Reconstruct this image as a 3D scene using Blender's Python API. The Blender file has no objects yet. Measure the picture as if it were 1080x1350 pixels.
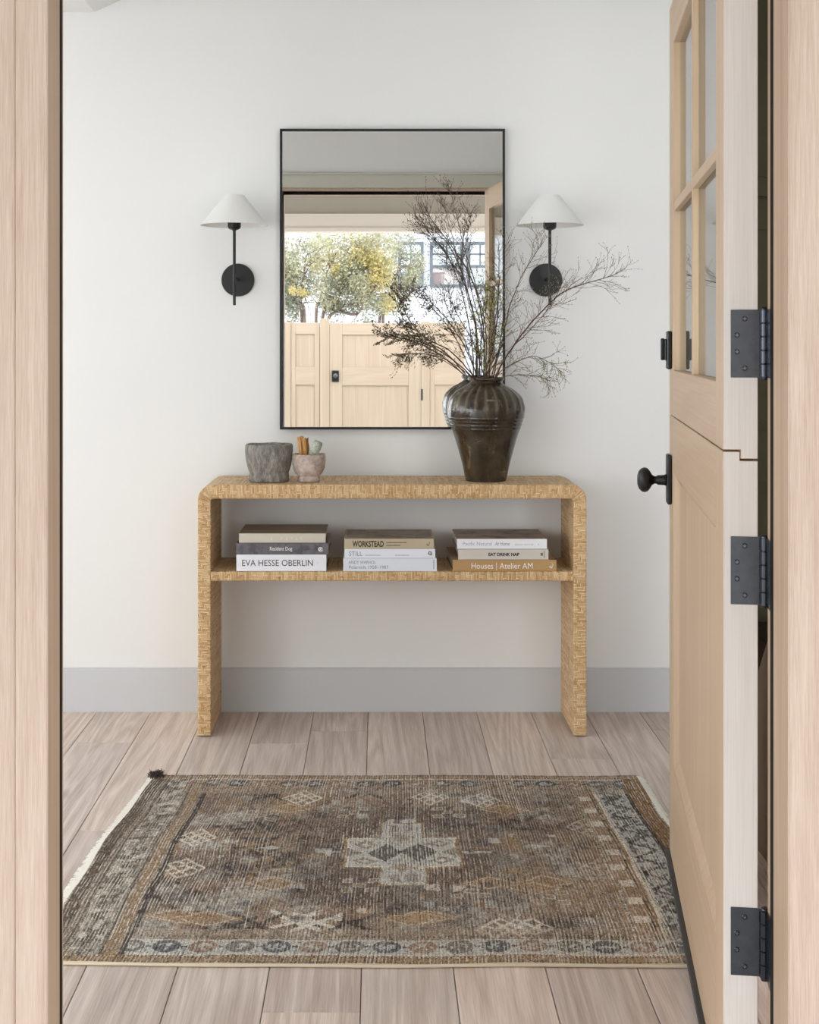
import bpy, bmesh, math, random
import numpy as np
from mathutils import Vector, Matrix, noise as mnoise

# ------------------------------------------------------------------ camera, sky, lights, exposure
SC = bpy.context.scene
COL = SC.collection
F, PX, PY, CH = 1790.0, 498.0, 453.0, 1.29          # focal length, vanishing point (1080x1350), eye height
cam = bpy.data.objects.new('camera', bpy.data.cameras.new('camera'))
COL.objects.link(cam)
cam.location = (0, 0, CH)
cam.rotation_euler = (math.pi / 2, 0, 0)
cam.data.sensor_fit = 'HORIZONTAL'
cam.data.sensor_width = 36
cam.data.lens = F / 1080 * 36
cam.data.shift_x = (540 - PX) / 1080
cam.data.shift_y = -(675 - PY) / 1080
cam.data.clip_start = 0.05
SC.camera = cam

world = bpy.data.worlds.new('overcast_sky')
SC.world = world
world.use_nodes = True
bg = world.node_tree.nodes['Background']
bg.inputs['Color'].default_value = (0.915, 0.955, 1.0, 1)
bg.inputs['Strength'].default_value = 5.3

def area(name, loc, target, sx, sy, power, color):
    l = bpy.data.lights.new(name, 'AREA')
    l.shape = 'RECTANGLE'; l.size = sx; l.size_y = sy; l.energy = power; l.color = color
    o = bpy.data.objects.new(name, l); COL.objects.link(o)
    o.location = loc
    o.rotation_euler = (Vector(target) - Vector(loc)).to_track_quat('-Z', 'Y').to_euler()
    return o
DAY = (0.97, 0.985, 1.0)
area('front_window_daylight', (-1.7, 2.205, 0.95), (-1.7, 4.7, 0.95), 1.7, 1.7, 14, DAY)
area('side_window_daylight', (-3.79, 3.55, 1.5), (0, 3.55, 1.5), 1.8, 1.8, 5, DAY)
area('clerestory_daylight', (0.55, 2.205, 3.25), (0.55, 4.7, 3.25), 2.5, 0.76, 3, DAY)
area('added_right_fill', (1.3, 2.205, 1.05), (1.3, 4.7, 1.05), 0.7, 1.9, 14, DAY)  # added fill in an invented opening, lifts the lower right wall

vs = SC.view_settings
vs.view_transform = 'Standard'; vs.look = 'None'; vs.gamma = 1; vs.use_curve_mapping = False
vs.exposure = 0.0
SC.cycles.use_denoising = True
SC.cycles.max_bounces = 10
SC.cycles.transparent_max_bounces = 16

# ------------------------------------------------------------------ helpers
R = random.Random(7)

def at(px, py, d):
    return Vector(((px - PX) * d / F, d, CH - (py - PY) * d / F))

def tag(o, label=None, cat=None, group=None, kind=None):
    if label: o['label'] = label
    if cat: o['category'] = cat
    if group: o['group'] = group
    if kind: o['kind'] = kind
    return o

def empty(name, loc, label=None, cat=None, group=None, kind=None, rz=0.0):
    o = bpy.data.objects.new(name, None); COL.objects.link(o)
    o.location = loc; o.rotation_euler = (0, 0, rz)
    o.empty_display_size = 0.05
    return tag(o, label, cat, group, kind)

def link_mesh(name, me, mat=None, parent=None, smooth=False, loc=None):
    o = bpy.data.objects.new(name, me); COL.objects.link(o)
    if mat is not None: me.materials.append(mat)
    if parent is not None: o.parent = parent
    if loc is not None: o.location = loc
    if smooth:
        me.polygons.foreach_set('use_smooth', [True] * len(me.polygons))
    return o

def obj(name, bm, mat=None, parent=None, smooth=False, offset=None, bevel=0.0, seg=2, loc=None):
    """one mesh object; `offset` turns world vertex positions into the parent's local ones"""
    if offset is not None:
        bmesh.ops.translate(bm, verts=bm.verts, vec=-Vector(offset))
    bmesh.ops.recalc_face_normals(bm, faces=bm.faces)
    me = bpy.data.meshes.new(name)
    bm.to_mesh(me); bm.free()
    o = link_mesh(name, me, mat, parent, smooth, loc)
    if bevel:
        md = o.modifiers.new('bevel', 'BEVEL'); md.width = bevel; md.segments = seg; md.limit_method = 'ANGLE'
        md.angle_limit = math.radians(40)
    return o

def B(): return bmesh.new()

def box(bm, x0, x1, y0, y1, z0, z1):
    v = [bm.verts.new((x, y, z)) for x in (x0, x1) for y in (y0, y1) for z in (z0, z1)]
    for f in ((0, 1, 3, 2), (4, 6, 7, 5), (0, 4, 5, 1), (2, 3, 7, 6), (0, 2, 6, 4), (1, 5, 7, 3)):
        bm.faces.new([v[i] for i in f])
    return bm

def prism(bm, poly, axis, a0, a1):
    """extrude a 2-D polygon along axis 'x' 'y' or 'z'"""
    def P(p, a):
        return {'x': (a, p[0], p[1]), 'y': (p[0], a, p[1]), 'z': (p[0], p[1], a)}[axis]
    A = [bm.verts.new(P(p, a0)) for p in poly]; C = [bm.verts.new(P(p, a1)) for p in poly]
    n = len(poly)
    bm.faces.new(A); bm.faces.new(C[::-1])
    for i in range(n):
        bm.faces.new((A[i], A[(i + 1) % n], C[(i + 1) % n], C[i]))
    return bm

def lathe(bm, prof, segs=48, c=(0, 0), rfun=None, axis='z', close=True):
    """revolve [(r, h)] ; rfun(r,h,angle)->r"""
    rings = []
    for r, h in prof:
        ring = []
        for k in range(segs):
            a = 2 * math.pi * k / segs
            rr = rfun(r, h, a) if rfun else r
            if axis == 'z': p = (c[0] + rr * math.cos(a), c[1] + rr * math.sin(a), h)
            elif axis == 'x': p = (h, c[0] + rr * math.cos(a), c[1] + rr * math.sin(a))
            else: p = (c[0] + rr * math.cos(a), h, c[1] + rr * math.sin(a))
            ring.append(bm.verts.new(p))
        rings.append(ring)
    for a, b in zip(rings, rings[1:]):
        for k in range(segs):
            bm.faces.new((a[k], a[(k + 1) % segs], b[(k + 1) % segs], b[k]))
    if close:
        if prof[0][0] > 1e-5: bm.faces.new(rings[0][::-1])
        if prof[-1][0] > 1e-5: bm.faces.new(rings[-1])
    return bm

def tube(bm, pts, r0, r1=None, sides=6, cap=True):
    r1 = r0 if r1 is None else r1
    pts = [Vector(p) for p in pts]
    n = len(pts); rings = []
    t0 = (pts[1] - pts[0]).normalized()
    up = Vector((0.31, 0.2, 0.93)).cross(t0)
    if up.length < 0.05: up = Vector((1, 0, 0)).cross(t0)
    up.normalize()
    for i, p in enumerate(pts):
        t = (pts[min(i + 1, n - 1)] - pts[max(i - 1, 0)])
        if t.length < 1e-9: t = t0
        t.normalize()
        up = (up - t * up.dot(t))
        if up.length < 1e-6: up = t.orthogonal()
        up.normalize()
        s = t.cross(up)
        r = r0 + (r1 - r0) * i / (n - 1)
        rings.append([bm.verts.new(p + (up * math.cos(2 * math.pi * k / sides) + s * math.sin(2 * math.pi * k / sides)) * r) for k in range(sides)])
    for a, b in zip(rings, rings[1:]):
        for k in range(sides):
            bm.faces.new((a[k], a[(k + 1) % sides], b[(k + 1) % sides], b[k]))
    if cap and sides > 2:
        bm.faces.new(rings[0][::-1]); bm.faces.new(rings[-1])
    return bm

def spline(ctrl, per=8):
    c = [Vector(p) for p in ctrl]
    c = [c[0] * 2 - c[1]] + c + [c[-1] * 2 - c[-2]]
    out = []
    for i in range(1, len(c) - 2):
        p0, p1, p2, p3 = c[i - 1], c[i], c[i + 1], c[i + 2]
        for k in range(per):
            t = k / per
            out.append(0.5 * ((2 * p1) + (p2 - p0) * t + (2 * p0 - 5 * p1 + 4 * p2 - p3) * t * t + (3 * p1 - p0 - 3 * p2 + p3) * t ** 3))
    out.append(c[-2])
    return out

# ------------------------------------------------------------------ materials
def srgb(r, g, b):
    f = lambda c: (c / 255 / 12.92) if c / 255 <= 0.04045 else ((c / 255 + 0.055) / 1.055) ** 2.4
    return (f(r), f(g), f(b), 1)

class N:
    """tiny node-graph helper"""
    def __init__(self, name):
        self.m = bpy.data.materials.new(name); self.m.use_nodes = True
        self.t = self.m.node_tree; self.p = self.t.nodes['Principled BSDF']; self.out = self.t.nodes['Material Output']
    def n(self, typ, **kw):
        x = self.t.nodes.new(typ)
        for k, v in kw.items(): setattr(x, k, v)
        return x
    def l(self, a, b): self.t.links.new(a, b)
    def set(self, node, **kw):
        for k, v in kw.items():
            s = node.inputs[k]
            if isinstance(v, bpy.types.NodeSocket): self.l(v, s)
            else: s.default_value = v
    def math(self, op, a, b=None, c=None):
        x = self.n('ShaderNodeMath', operation=op)
        for i, v in enumerate((a, b, c)):
            if v is None: continue
            if isinstance(v, bpy.types.NodeSocket): self.l(v, x.inputs[i])
            else: x.inputs[i].default_value = v
        return x.outputs[0]
    def mix(self, fac, a, b, blend='MIX'):
        x = self.n('ShaderNodeMix', data_type='RGBA', blend_type=blend)
        for s, v in ((x.inputs['Factor'], fac), (x.inputs['A'], a), (x.inputs['B'], b)):
            pass
        for idx, v in ((0, fac), (6, a), (7, b)):
            if isinstance(v, bpy.types.NodeSocket): self.l(v, x.inputs[idx])
            else: x.inputs[idx].default_value = v
        return x.outputs[2]
    def noise(self, vec, scale, detail=4, rough=0.55, dist=0.0):
        x = self.n('ShaderNodeTexNoise')
        self.set(x, Scale=scale, Detail=detail, Roughness=rough, Distortion=dist)
        if vec is not None: self.l(vec, x.inputs['Vector'])
        return x.outputs['Fac']
    def ramp(self, fac, stops, interp='LINEAR'):
        x = self.n('ShaderNodeValToRGB'); e = x.color_ramp.elements; x.color_ramp.interpolation = interp
        while len(e) < len(stops): e.new(0.5)
        for el, (pos, col) in zip(e, stops):
            el.position = pos; el.color = col if len(col) == 4 else (*col, 1)
        self.l(fac, x.inputs[0]); return x.outputs[0]
    def coord(self, kind='Object'): return self.n('ShaderNodeTexCoord').outputs[kind]
    def mapping(self, vec, scale=(1, 1, 1), loc=(0, 0, 0), rot=(0, 0, 0)):
        x = self.n('ShaderNodeMapping'); self.l(vec, x.inputs[0])
        x.inputs['Scale'].default_value = scale; x.inputs['Rotation'].default_value = rot
        if isinstance(loc, bpy.types.NodeSocket): self.l(loc, x.inputs['Location'])
        else: x.inputs['Location'].default_value = loc
        return x.outputs[0]
    def bump(self, h, strength=0.3, dist=0.002):
        x = self.n('ShaderNodeBump'); x.inputs['Strength'].default_value = strength; x.inputs['Distance'].default_value = dist
        self.l(h, x.inputs['Height']); self.l(x.outputs[0], self.p.inputs['Normal'])

def plain(name, col, rough=0.5, metal=0.0, spec=0.5, var=0.0, scale=30, bump=0.0, coat=0.0):
    g = N(name)
    g.p.inputs['Base Color'].default_value = col
    g.p.inputs['Roughness'].default_value = rough
    g.p.inputs['Metallic'].default_value = metal
    g.p.inputs['Specular IOR Level'].default_value = spec
    g.p.inputs['Coat Weight'].default_value = coat
    if var or bump:
        f = g.noise(g.coord(), scale, 5)
        if var:
            lo = tuple(c * (1 - var) for c in col[:3]) + (1,); hi = tuple(min(1, c * (1 + var)) for c in col[:3]) + (1,)
            g.l(g.ramp(f, [(0.3, lo), (0.7, hi)]), g.p.inputs['Base Color'])
        if bump: g.bump(f, bump, 0.002)
    return g.m

def wood(name, light, dark, axis='z', rough=0.55, ring=1.0, streak=0.5, rnd=False, knots=False, fine=90.0, spec=0.35, bump=0.12, ringw=1.0, midw=0.5, run=0.012):
    """straight-grained timber: stretched ring bands, fine streaks; axis = direction of the grain"""
    g = N(name)
    co = g.coord()
    if rnd:
        inf = g.n('ShaderNodeObjectInfo').outputs['Random']
        cmb = g.n('ShaderNodeCombineXYZ')
        g.l(g.math('MULTIPLY', inf, 37.0), cmb.inputs[0]); g.l(g.math('MULTIPLY', inf, 91.0), cmb.inputs[1]); g.l(g.math('MULTIPLY', inf, 13.0), cmb.inputs[2])
        vm = g.n('ShaderNodeVectorMath', operation='ADD'); g.l(co, vm.inputs[0]); g.l(cmb.outputs[0], vm.inputs[1]); co = vm.outputs[0]
    k = {'x': (0.06, 1, 1), 'y': (1, 0.06, 1), 'z': (1, 1, 0.06)}[axis]
    st = g.mapping(co, scale=k)
    big = g.noise(st, 5.0 * ring, 3, 0.5, 0.6)
    bands = g.math('FRACT', g.math('MULTIPLY', big, 9.0))
    bands = g.math('ABSOLUTE', g.math('SUBTRACT', bands, 0.5))       # triangle wave rings
    k2 = {'x': (run, 1, 1), 'y': (1, run, 1), 'z': (1, 1, run)}[axis]
    fn = g.noise(g.mapping(co, scale=k2), fine * 2.2, 3, 0.6)
    mid = g.noise(g.mapping(co, scale=k2), fine * 0.35, 2, 0.5)
    f = g.math('ADD', g.math('MULTIPLY', bands, 0.5 * ringw), g.math('MULTIPLY', g.math('SUBTRACT', fn, 0.5), streak * 1.9))
    f = g.math('ADD', f, g.math('MULTIPLY', g.math('SUBTRACT', mid, 0.5), midw))
    f = g.math('ADD', f, 0.45 - 0.125 * ringw)
    c = g.ramp(f, [(0.1, dark), (0.75, light)])
    if rnd:
        tone = g.ramp(inf, [(0.0, (0.86, 0.845, 0.84)), (0.5, (1, 1, 1)), (1.0, (1.1, 1.08, 1.05))])
        c = g.mix(1.0, c, tone, 'MULTIPLY')
    if knots:
        vo = g.n('ShaderNodeTexVoronoi'); g.l(g.mapping(co, scale={'y': (1, 0.35, 1), 'z': (1, 1, .35), 'x': (.35, 1, 1)}[axis]), vo.inputs['Vector']); vo.inputs['Scale'].default_value = 3.2
        kf = g.ramp(vo.outputs['Distance'], [(0.03, (1, 1, 1)), (0.11, (0, 0, 0))])
        patch = g.noise(co, 2.6, 2)
        kf2 = g.math('MULTIPLY', kf, g.ramp(patch, [(0.5, (0, 0, 0)), (0.62, (1, 1, 1))]))
        c = g.mix(g.math('MULTIPLY', kf2, 0.65), c, (0.20, 0.17, 0.16, 1))
        gr = g.noise(g.mapping(co, scale={'y': (1, 0.18, 1), 'z': (1, 1, .18), 'x': (.18, 1, 1)}[axis]), 6, 3)
        c = g.mix(g.math('MULTIPLY', g.ramp(gr, [(0.55, (0, 0, 0)), (0.78, (1, 1, 1))]), 0.35), c, (0.30, 0.275, 0.27, 1))
    g.l(c, g.p.inputs['Base Color'])
    g.p.inputs['Roughness'].default_value = rough
    g.p.inputs['Specular IOR Level'].default_value = spec
    if bump: g.bump(fn, bump, 0.001)
    return g.m

M = {}
M['paint'] = plain('wall_paint', (0.835, 0.83, 0.82, 1), 0.75, spec=0.2, bump=0.05, scale=120)
M['base'] = plain('baseboard_paint', srgb(205, 206, 208), 0.5, spec=0.3)
M['trim_paint'] = plain('trim_paint', srgb(205, 203, 192), 0.5, spec=0.3)
M['ceil'] = plain('ceiling_paint', (0.84, 0.84, 0.83, 1), 0.8, spec=0.2)
M['olive'] = plain('hall_paint', srgb(84, 77, 58), 0.7, spec=0.2)
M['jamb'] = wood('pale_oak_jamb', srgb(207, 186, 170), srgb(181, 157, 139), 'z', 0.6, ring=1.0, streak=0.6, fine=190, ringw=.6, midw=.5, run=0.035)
M['door'] = wood('clear_oak_door', srgb(200, 175, 149), srgb(179, 151, 123), 'z', 0.45, ring=0.7, streak=0.4, fine=110, ringw=.8, midw=.5)
M['door_h'] = wood('clear_oak_rail', srgb(200, 175, 149), srgb(179, 151, 123), 'y', 0.45, ring=0.7, streak=0.4, fine=110, ringw=.8, midw=.5)
M['floor'] = wood('limed_oak_floor', srgb(228, 214, 205), srgb(176, 157, 145), 'y', 0.5, ring=1.6, streak=0.4, rnd=True, knots=True, fine=170, ringw=1.2, midw=.4, run=0.02)
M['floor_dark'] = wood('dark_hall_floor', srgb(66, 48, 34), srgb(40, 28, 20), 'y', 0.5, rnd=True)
M['jamb_shaded'] = wood('shade_toned_oak_jamb', srgb(178, 154, 132), srgb(154, 128, 105), 'z', 0.55, ring=.8, streak=0.4, fine=110, ringw=.7)  # tan oak, with the reveals' side shade put into its darker colour
M['sub'] = plain('subfloor', srgb(96, 80, 66), 0.8)
M['black'] = plain('blackened_metal', (0.010, 0.010, 0.011, 1), 0.36, metal=0.0, spec=0.4)
M['rubber'] = plain('dark_weatherstrip', (0.010, 0.007, 0.006, 1), 0.8, spec=0.15)
M['hinge'] = plain('gunmetal_hinge', (0.10, 0.105, 0.12, 1), 0.33, metal=0.85, var=0.12, scale=60)
M['hinge_dk'] = plain('gunmetal_knuckle', (0.06, 0.065, 0.075, 1), 0.22, metal=0.9)
M['screw'] = plain('screw_steel', (0.22, 0.22, 0.24, 1), 0.28, metal=1.0)
M['sweep'] = plain('door_sweep_rubber', (0.035, 0.034, 0.034, 1), 0.55)
M['shade'] = plain('linen_shade', (0.83, 0.82, 0.80, 1), 0.85, spec=0.1, bump=0.06, scale=400)
M['mirror'] = plain('mirror_silver', (0.93, 0.935, 0.925, 1), 0.0, metal=1.0)
M['white'] = plain('white_siding', (0.44, 0.45, 0.475, 1), 0.6)
M['porch'] = plain('porch_ceiling_paint', srgb(122, 112, 96), 0.7)
M['beam'] = plain('porch_beam_paint', srgb(226, 214, 200), 0.6)
M['gate'] = wood('cedar_gate', srgb(170, 153, 134), srgb(154, 136, 116), 'z', 0.6, ring=0.8, streak=0.4, fine=60)
M['gate_h'] = wood('cedar_gate_rail', srgb(170, 153, 134), srgb(156, 138, 118), 'x', 0.6, ring=0.8, streak=0.4, fine=60)
M['ground'] = plain('pale_concrete', srgb(178, 176, 172), 0.85, var=0.06, scale=4)
M['win_frame'] = plain('charcoal_window_frame', srgb(72, 78, 84), 0.5)

def glass_mat(name, tint=(1, 1, 1, 1), base=0.0):
    g = N(name)
    fr = g.n('ShaderNodeFresnel')
    bf = g.n('ShaderNodeNewGeometry').outputs['Backfacing']     # same reflectance on both faces of the pane
    g.l(g.math('SUBTRACT', 1.5, g.math('MULTIPLY', bf, 1.5 - 1 / 1.5)), fr.inputs['IOR'])
    tr = g.n('ShaderNodeBsdfTransparent'); tr.inputs['Color'].default_value = tint
    gl = g.n('ShaderNodeBsdfGlossy'); gl.inputs['Roughness'].default_value = 0.0
    mx = g.n('ShaderNodeMixShader')
    f = fr.outputs[0] if not base else g.math('ADD', g.math('MULTIPLY', fr.outputs[0], 1 - base), base)
    g.l(f, mx.inputs[0]); g.l(tr.outputs[0], mx.inputs[1]); g.l(gl.outputs[0], mx.inputs[2])
    g.l(mx.outputs[0], g.out.inputs['Surface'])
    return g.m
M['glass'] = glass_mat('clear_glass', (0.965, 0.975, 0.965, 1))
M['pane_far'] = glass_mat('window_glass', (0.9, 0.93, 0.93, 1), 0.08)

# ------------------------------------------------------------------ the setting
WALL = 4.77                       # back wall
D1, D2, DI = 2.08, 2.165, 2.228   # jamb front, stop back, interior face of the front wall
XL, XR = -0.507, 0.631            # clear opening at the stops
HZ = 2.118                        # stop height at the head
ROOM_L, ROOM_R = -3.8, 2.6

def st(name, bm, mat, parent=None, **kw):
    o = obj(name, bm, mat, parent, **kw)
    if parent is None: o['kind'] = 'structure'
    return o

# back wall with a hall opening at its right end, out of the way behind the open door
b = B()
box(b, ROOM_L, 1.25, WALL, WALL + 0.14, 0, 4.6)
box(b, 1.25, ROOM_R, WALL, WALL + 0.14, 3.3, 4.6)
st('wall_back', b, M['paint'])
# dark hall beyond
b = B()
box(b, 1.11, 3.2, 6.3, 6.42, 0, 3.4)
box(b, 1.11, 1.25, WALL + 0.14, 6.3, 0, 3.4)
box(b, 3.1, 3.2, WALL, 6.3, 0, 3.4)
box(b, 1.11, 3.2, WALL + 0.14, 6.42, 3.3, 3.4)
hall = st('wall_hall', b, M['olive'])
b = B()
for z0, z1, t in ((1.97, 2.06, .03), (2.06, 2.085, .05), (1.82, 1.84, .012), (0.02, 0.2, .02)):
    box(b, 1.26, 3.09, 6.3 - t, 6.3, z0, z1)
st('trim_4', b, M['olive'])
b = B()
for z in (0.62, 0.9, 1.06):
    box(b, 1.3, 2.6, 6.285, 6.3, z, z + 0.035)
st('trim_5', b, M['olive'])
# front (entry) wall with the doorway and a window opening left of it
WX0, WX1, WZ0, WZ1 = -2.6, -0.8, 0.06, 1.9
TX0, TX1, TZ0, TZ1 = 0.9, 1.7, 0.06, 2.1  # opening right of the door, added only for the fill light
KX0, KX1, KZ0, KZ1 = -0.75, 1.85, 2.82, 3.68
b = B()
y0, y1 = 2.095, DI
box(b, ROOM_L, WX0, y0, y1, 0, 4.6)
box(b, WX1, KX0, y0, y1, 0, 4.6); box(b, KX0, XL - 0.048, y0, y1, 0, KZ0); box(b, KX0, XL - 0.048, y0, y1, KZ1, 4.6)
box(b, WX0, WX1, y0, y1, 0, WZ0)
box(b, WX0, WX1, y0, y1, WZ1, 4.6)
box(b, XR + 0.048, TX0, y0, y1, 0, KZ0); box(b, TX1, ROOM_R, y0, y1, 0, KZ0); box(b, TX0, TX1, y0, y1, 0, TZ0); box(b, TX0, TX1, y0, y1, TZ1, KZ0); box(b, KX1, ROOM_R, y0, y1, KZ0, 4.6)
box(b, XL - 0.048, XR + 0.048, y0, y1, HZ + 0.05, KZ0)
box(b, XL - 0.048, KX1, y0, y1, KZ1, 4.6)
wf_ = st('wall_front', b, M['paint'])
wf_.data.materials.append(M['white'])            # painted siding on the porch side
for p_ in wf_.data.polygons:
    if p_.normal.y < -.9: p_.material_index = 1
SY0, SY1, SZ0, SZ1 = 2.6, 4.5, 0.55, 2.45
b = B()
x0, x1 = ROOM_L - 0.14, ROOM_L
box(b, x0, x1, 2.095, SY0, 0, 4.6); box(b, x0, x1, SY1, WALL + 0.14, 0, 4.6)
box(b, x0, x1, SY0, SY1, 0, SZ0); box(b, x0, x1, SY0, SY1, SZ1, 4.6)
st('wall_left', b, M['paint'])
b = B(); box(b, ROOM_R, ROOM_R + 0.12, 2.095, WALL, 0, 4.6)
st('wall_right', b, M['paint'])
# dropped flat ceiling on the left, vaulted slope rising to the right
EDGE, CZ = -0.994, 2.455
b = B()
box(b, ROOM_L, EDGE, DI, WALL, CZ, CZ + 0.1)
sl = 0.457
zr = CZ + sl * (ROOM_R - EDGE)
prism(b, [(EDGE, CZ), (ROOM_R, zr), (ROOM_R, zr + 0.1), (EDGE, CZ + 0.1)], 'y', DI, WALL)
st('ceiling', b, M['ceil'])
# window frames of the daylight openings
def window(name, horiz, a0, a1, z0, z1, c):
    root = empty(name, (0, 0, 0), kind='structure')
    b = B()
    def bar(u0, u1, v0, v1):
        if horiz: box(b, u0, u1, c, c + 0.05, v0, v1)
        else: box(b, c, c + 0.05, u0, u1, v0, v1)
    w = 0.05
    bar(a0, a1, z0, z0 + w); bar(a0, a1, z1 - w, z1); bar(a0, a0 + w, z0 + w, z1 - w); bar(a1 - w, a1, z0 + w, z1 - w)
    m = (a0 + a1) / 2; bar(m - .02, m + .02, z0 + w, z1 - w)
    obj('window_frame', b, M['trim_paint'], root)
    for u0, u1 in ((a0 + w, m - .02), (m + .02, a1 - w)):
        b = B()
        if horiz: box(b, u0, u1, c + .022, c + .026, z0 + w, z1 - w)
        else: box(b, c + .022, c + .026, u0, u1, z0 + w, z1 - w)
        obj('window_pane', b, M['glass'], root)
window('window_1', True, WX0, WX1, WZ0, WZ1, 2.14)
window('window_3', True, KX0, KX1, KZ0, KZ1, 2.14)
window('added_window_4', True, TX0, TX1, TZ0, TZ1, 2.14)  # invented window around the added right-hand fill
window('window_2', False, SY0, SY1, SZ0, SZ1, ROOM_L - 0.09)
# baseboards
def baseboard(name, x0, x1, y0, y1, dx, dy):
    b = B(); box(b, x0, x1, y0, y1, 0, 0.147)
    box(b, x0 + dx * .005, x1, y0 + dy * .005, y1, 0.147, 0.152)
    st(name, b, M['base'])
baseboard('baseboard_back', ROOM_L, 1.25, WALL - 0.015, WALL, 0, 1)
b = B(); box(b, ROOM_L, WX0 - .03, DI, DI + 0.015, 0, 0.152); st('baseboard_front', b, M['base'])
b = B(); box(b, ROOM_L, ROOM_L + 0.015, DI + .015, WALL - .015, 0, 0.152); st('baseboard_left', b, M['base'])
# stair flank behind the door
b = B()
prism(b, [(3.80, 0.0), (3.80, 0.03), (3.457, 0.425), (2.75, 1.25), (2.75, 0.0)], 'x', 0.96, 1.0)
st('wall_stair', b, plain('stair_flank', srgb(112, 92, 68), 0.6))
b = B(); box(b, 0.945, 0.96, 2.75, 3.80, 0.0, 0.012); st('baseboard_stair', b, M['jamb'])

# floor: sub-floor slab, planks as its parts
b = B(); box(b, ROOM_L, 3.2, 2.05, 6.42, -0.16, -0.0125)
floor = st('floor', b, M['sub'])
PW = 0.19
joints = {-5: [4.39], -2: [4.376], 3: [4.22], -3: [2.1], 0: [3.3], 1: [3.75], -1: [2.62], 2: [2.9], -4: [3.6], 4: [3.1]}
for k in range(-20, 17):
    xa = -0.0333 + PW * k; xb = xa + PW
    if xb < ROOM_L or xa > 3.2: continue
    ys = joints.get(k, [2.4 + R.random() * 2])
    far = WALL if xb < 1.25 else 6.3
    while ys[-1] + 1.9 < far: ys = ys + [ys[-1] + 1.9]
    if far > WALL: ys = [y for y in ys if abs(y - WALL) > .12] + [WALL]
    ys = [2.05] + sorted(y for y in ys if 2.15 < y < far - .1) + [far]
    for ya, yb in zip(ys, ys[1:]):
        b = B(); cx, cy = (xa + xb) / 2, (ya + yb) / 2
        g = 0.0009
        box(b, xa + g - cx, xb - g - cx, ya + g - cy, yb - g - cy, -0.012, -0.0001 * R.random())
        obj('plank', b, M['floor_dark'] if ya >= WALL - .01 else M['floor'], floor, loc=(cx, cy, 0), bevel=0.0011, seg=1)

# oak door frame: jambs and head, each with its weatherstrip
def jamb(name, s):
    b = B()
    xs = XL if s < 0 else XR
    xo = xs + s * 0.048; xr = xs + s * 0.009
    def bx(xa, xb, *r): box(b, min(xa, xb), max(xa, xb), *r)
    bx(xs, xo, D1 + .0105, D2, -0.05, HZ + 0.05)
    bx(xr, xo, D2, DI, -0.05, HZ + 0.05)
    o = st(name, b, M['jamb_shaded'], bevel=0.001)
    b = B(); bx(xs, xo, D1, D1 + .010, -0.05, HZ + 0.05)
    obj('face_board', b, M['jamb'], o, bevel=0.0015)
    b = B(); bx(xs + s * 0.0485, xs + s * 0.155, D1 + 0.004, 2.0945, -0.05, HZ + 0.16)
    obj('outer_casing', b, M['jamb'], o, bevel=0.002)
    b = B()
    xa, xb = xs - s * 0.002, xr
    bx(xs + s * 0.0005, xr, D2 + .0005, D2 + 0.0185, 0.0, HZ)
    obj('weatherstrip', b, M['rubber'], o, smooth=False)
    return o
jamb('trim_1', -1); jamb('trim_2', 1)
b = B()
box(b, XL - .048, XR + .048, D1, D2, HZ, HZ + 0.05); box(b, XL - .048, XR + .048, D2, DI, HZ + 0.013, HZ + 0.05)
o = st('trim_3', b, M['jamb'])
b = B(); box(b, XL, XR, D2, D2 + 0.014, HZ - 0.004, HZ + 0.013)
obj('weatherstrip', b, M['rubber'], o)
# interior casing, painted
b = B()
box(b, XL - .12, XR + .115, DI, DI + .016, HZ + .026, HZ + .094)
box(b, XL - .125, XR + .12, DI, DI + .024, HZ + .094, HZ + .106)
box(b, XL - .12, XL - .03, DI, DI + .016, 0, HZ + .026)
box(b, XR + .03, XR + .115, DI, DI + .010, 0, HZ + .026)
st('trim_6', b, M['trim_paint'], bevel=0.002)
b = B(); box(b, XL - .009, XR + .009, D1 - .02, DI + .02, -0.012, -0.001); st('trim_7', b, M['sweep'])

# ------------------------------------------------------------------ the dutch door (local x = through its thickness, y = along its width)
TH, DW = 0.057, 1.175
door = empty('door_1', (0.572, 2.25, 0), 'open oak dutch door with glazed upper half, black hinges and knob', 'door', kind='structure', rz=math.atan2(-0.1378, 0.9905))
ZS1, ZS2, ZT, ZB = 1.113, 1.098, 2.128, 0.022
SA, SBB = 0.105, 1.05        # inner edges of hinge stile and lock stile
def dpart(name, boxes, mat, bevel=0.0012, parent=door):
    b = B()
    for q in boxes: box(b, *q)
    return obj(name, b, mat, parent, bevel=bevel, seg=1)
H2 = TH / 2
UP = [(0, ZS1 + .001), (H2, ZS1 + .001), (H2, ZS2 + .001), (TH, ZS2 + .001)]
LO = [(TH, ZS2 - .0015), (H2 - .0005, ZS2 - .0015), (H2 - .0005, ZS1 - .0015), (0, ZS1 - .0015)]
M['raw'] = wood('bleached_oak_edge', srgb(240, 234, 228), srgb(224, 214, 206), 'z', 0.6, ring=.8, streak=.5, fine=110, ringw=.6, midw=.5, run=.02)
def ppart(name, poly, u0, u1, mat):
    b = B(); prism(b, poly, 'x', u0, u1)
    for v in b.verts: v.co = Vector((v.co.y, v.co.x, v.co.z))
    o = obj(name, b, mat, door, bevel=.0012, seg=1)
    if u0 == 0:                                   # the hinge edge is raw, unfinished oak
        o.data.materials.append(M['raw'])
        for p in o.data.polygons:
            if p.normal.y < -.9: p.material_index = 1
    return o
for u0, u1 in ((0, SA), (SBB, DW)):
    ppart('stile', UP + [(TH, ZT), (0, ZT)], u0, u1, M['door'])
    ppart('stile', [(0, ZB), (TH, ZB)] + LO, u0, u1, M['door'])
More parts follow.
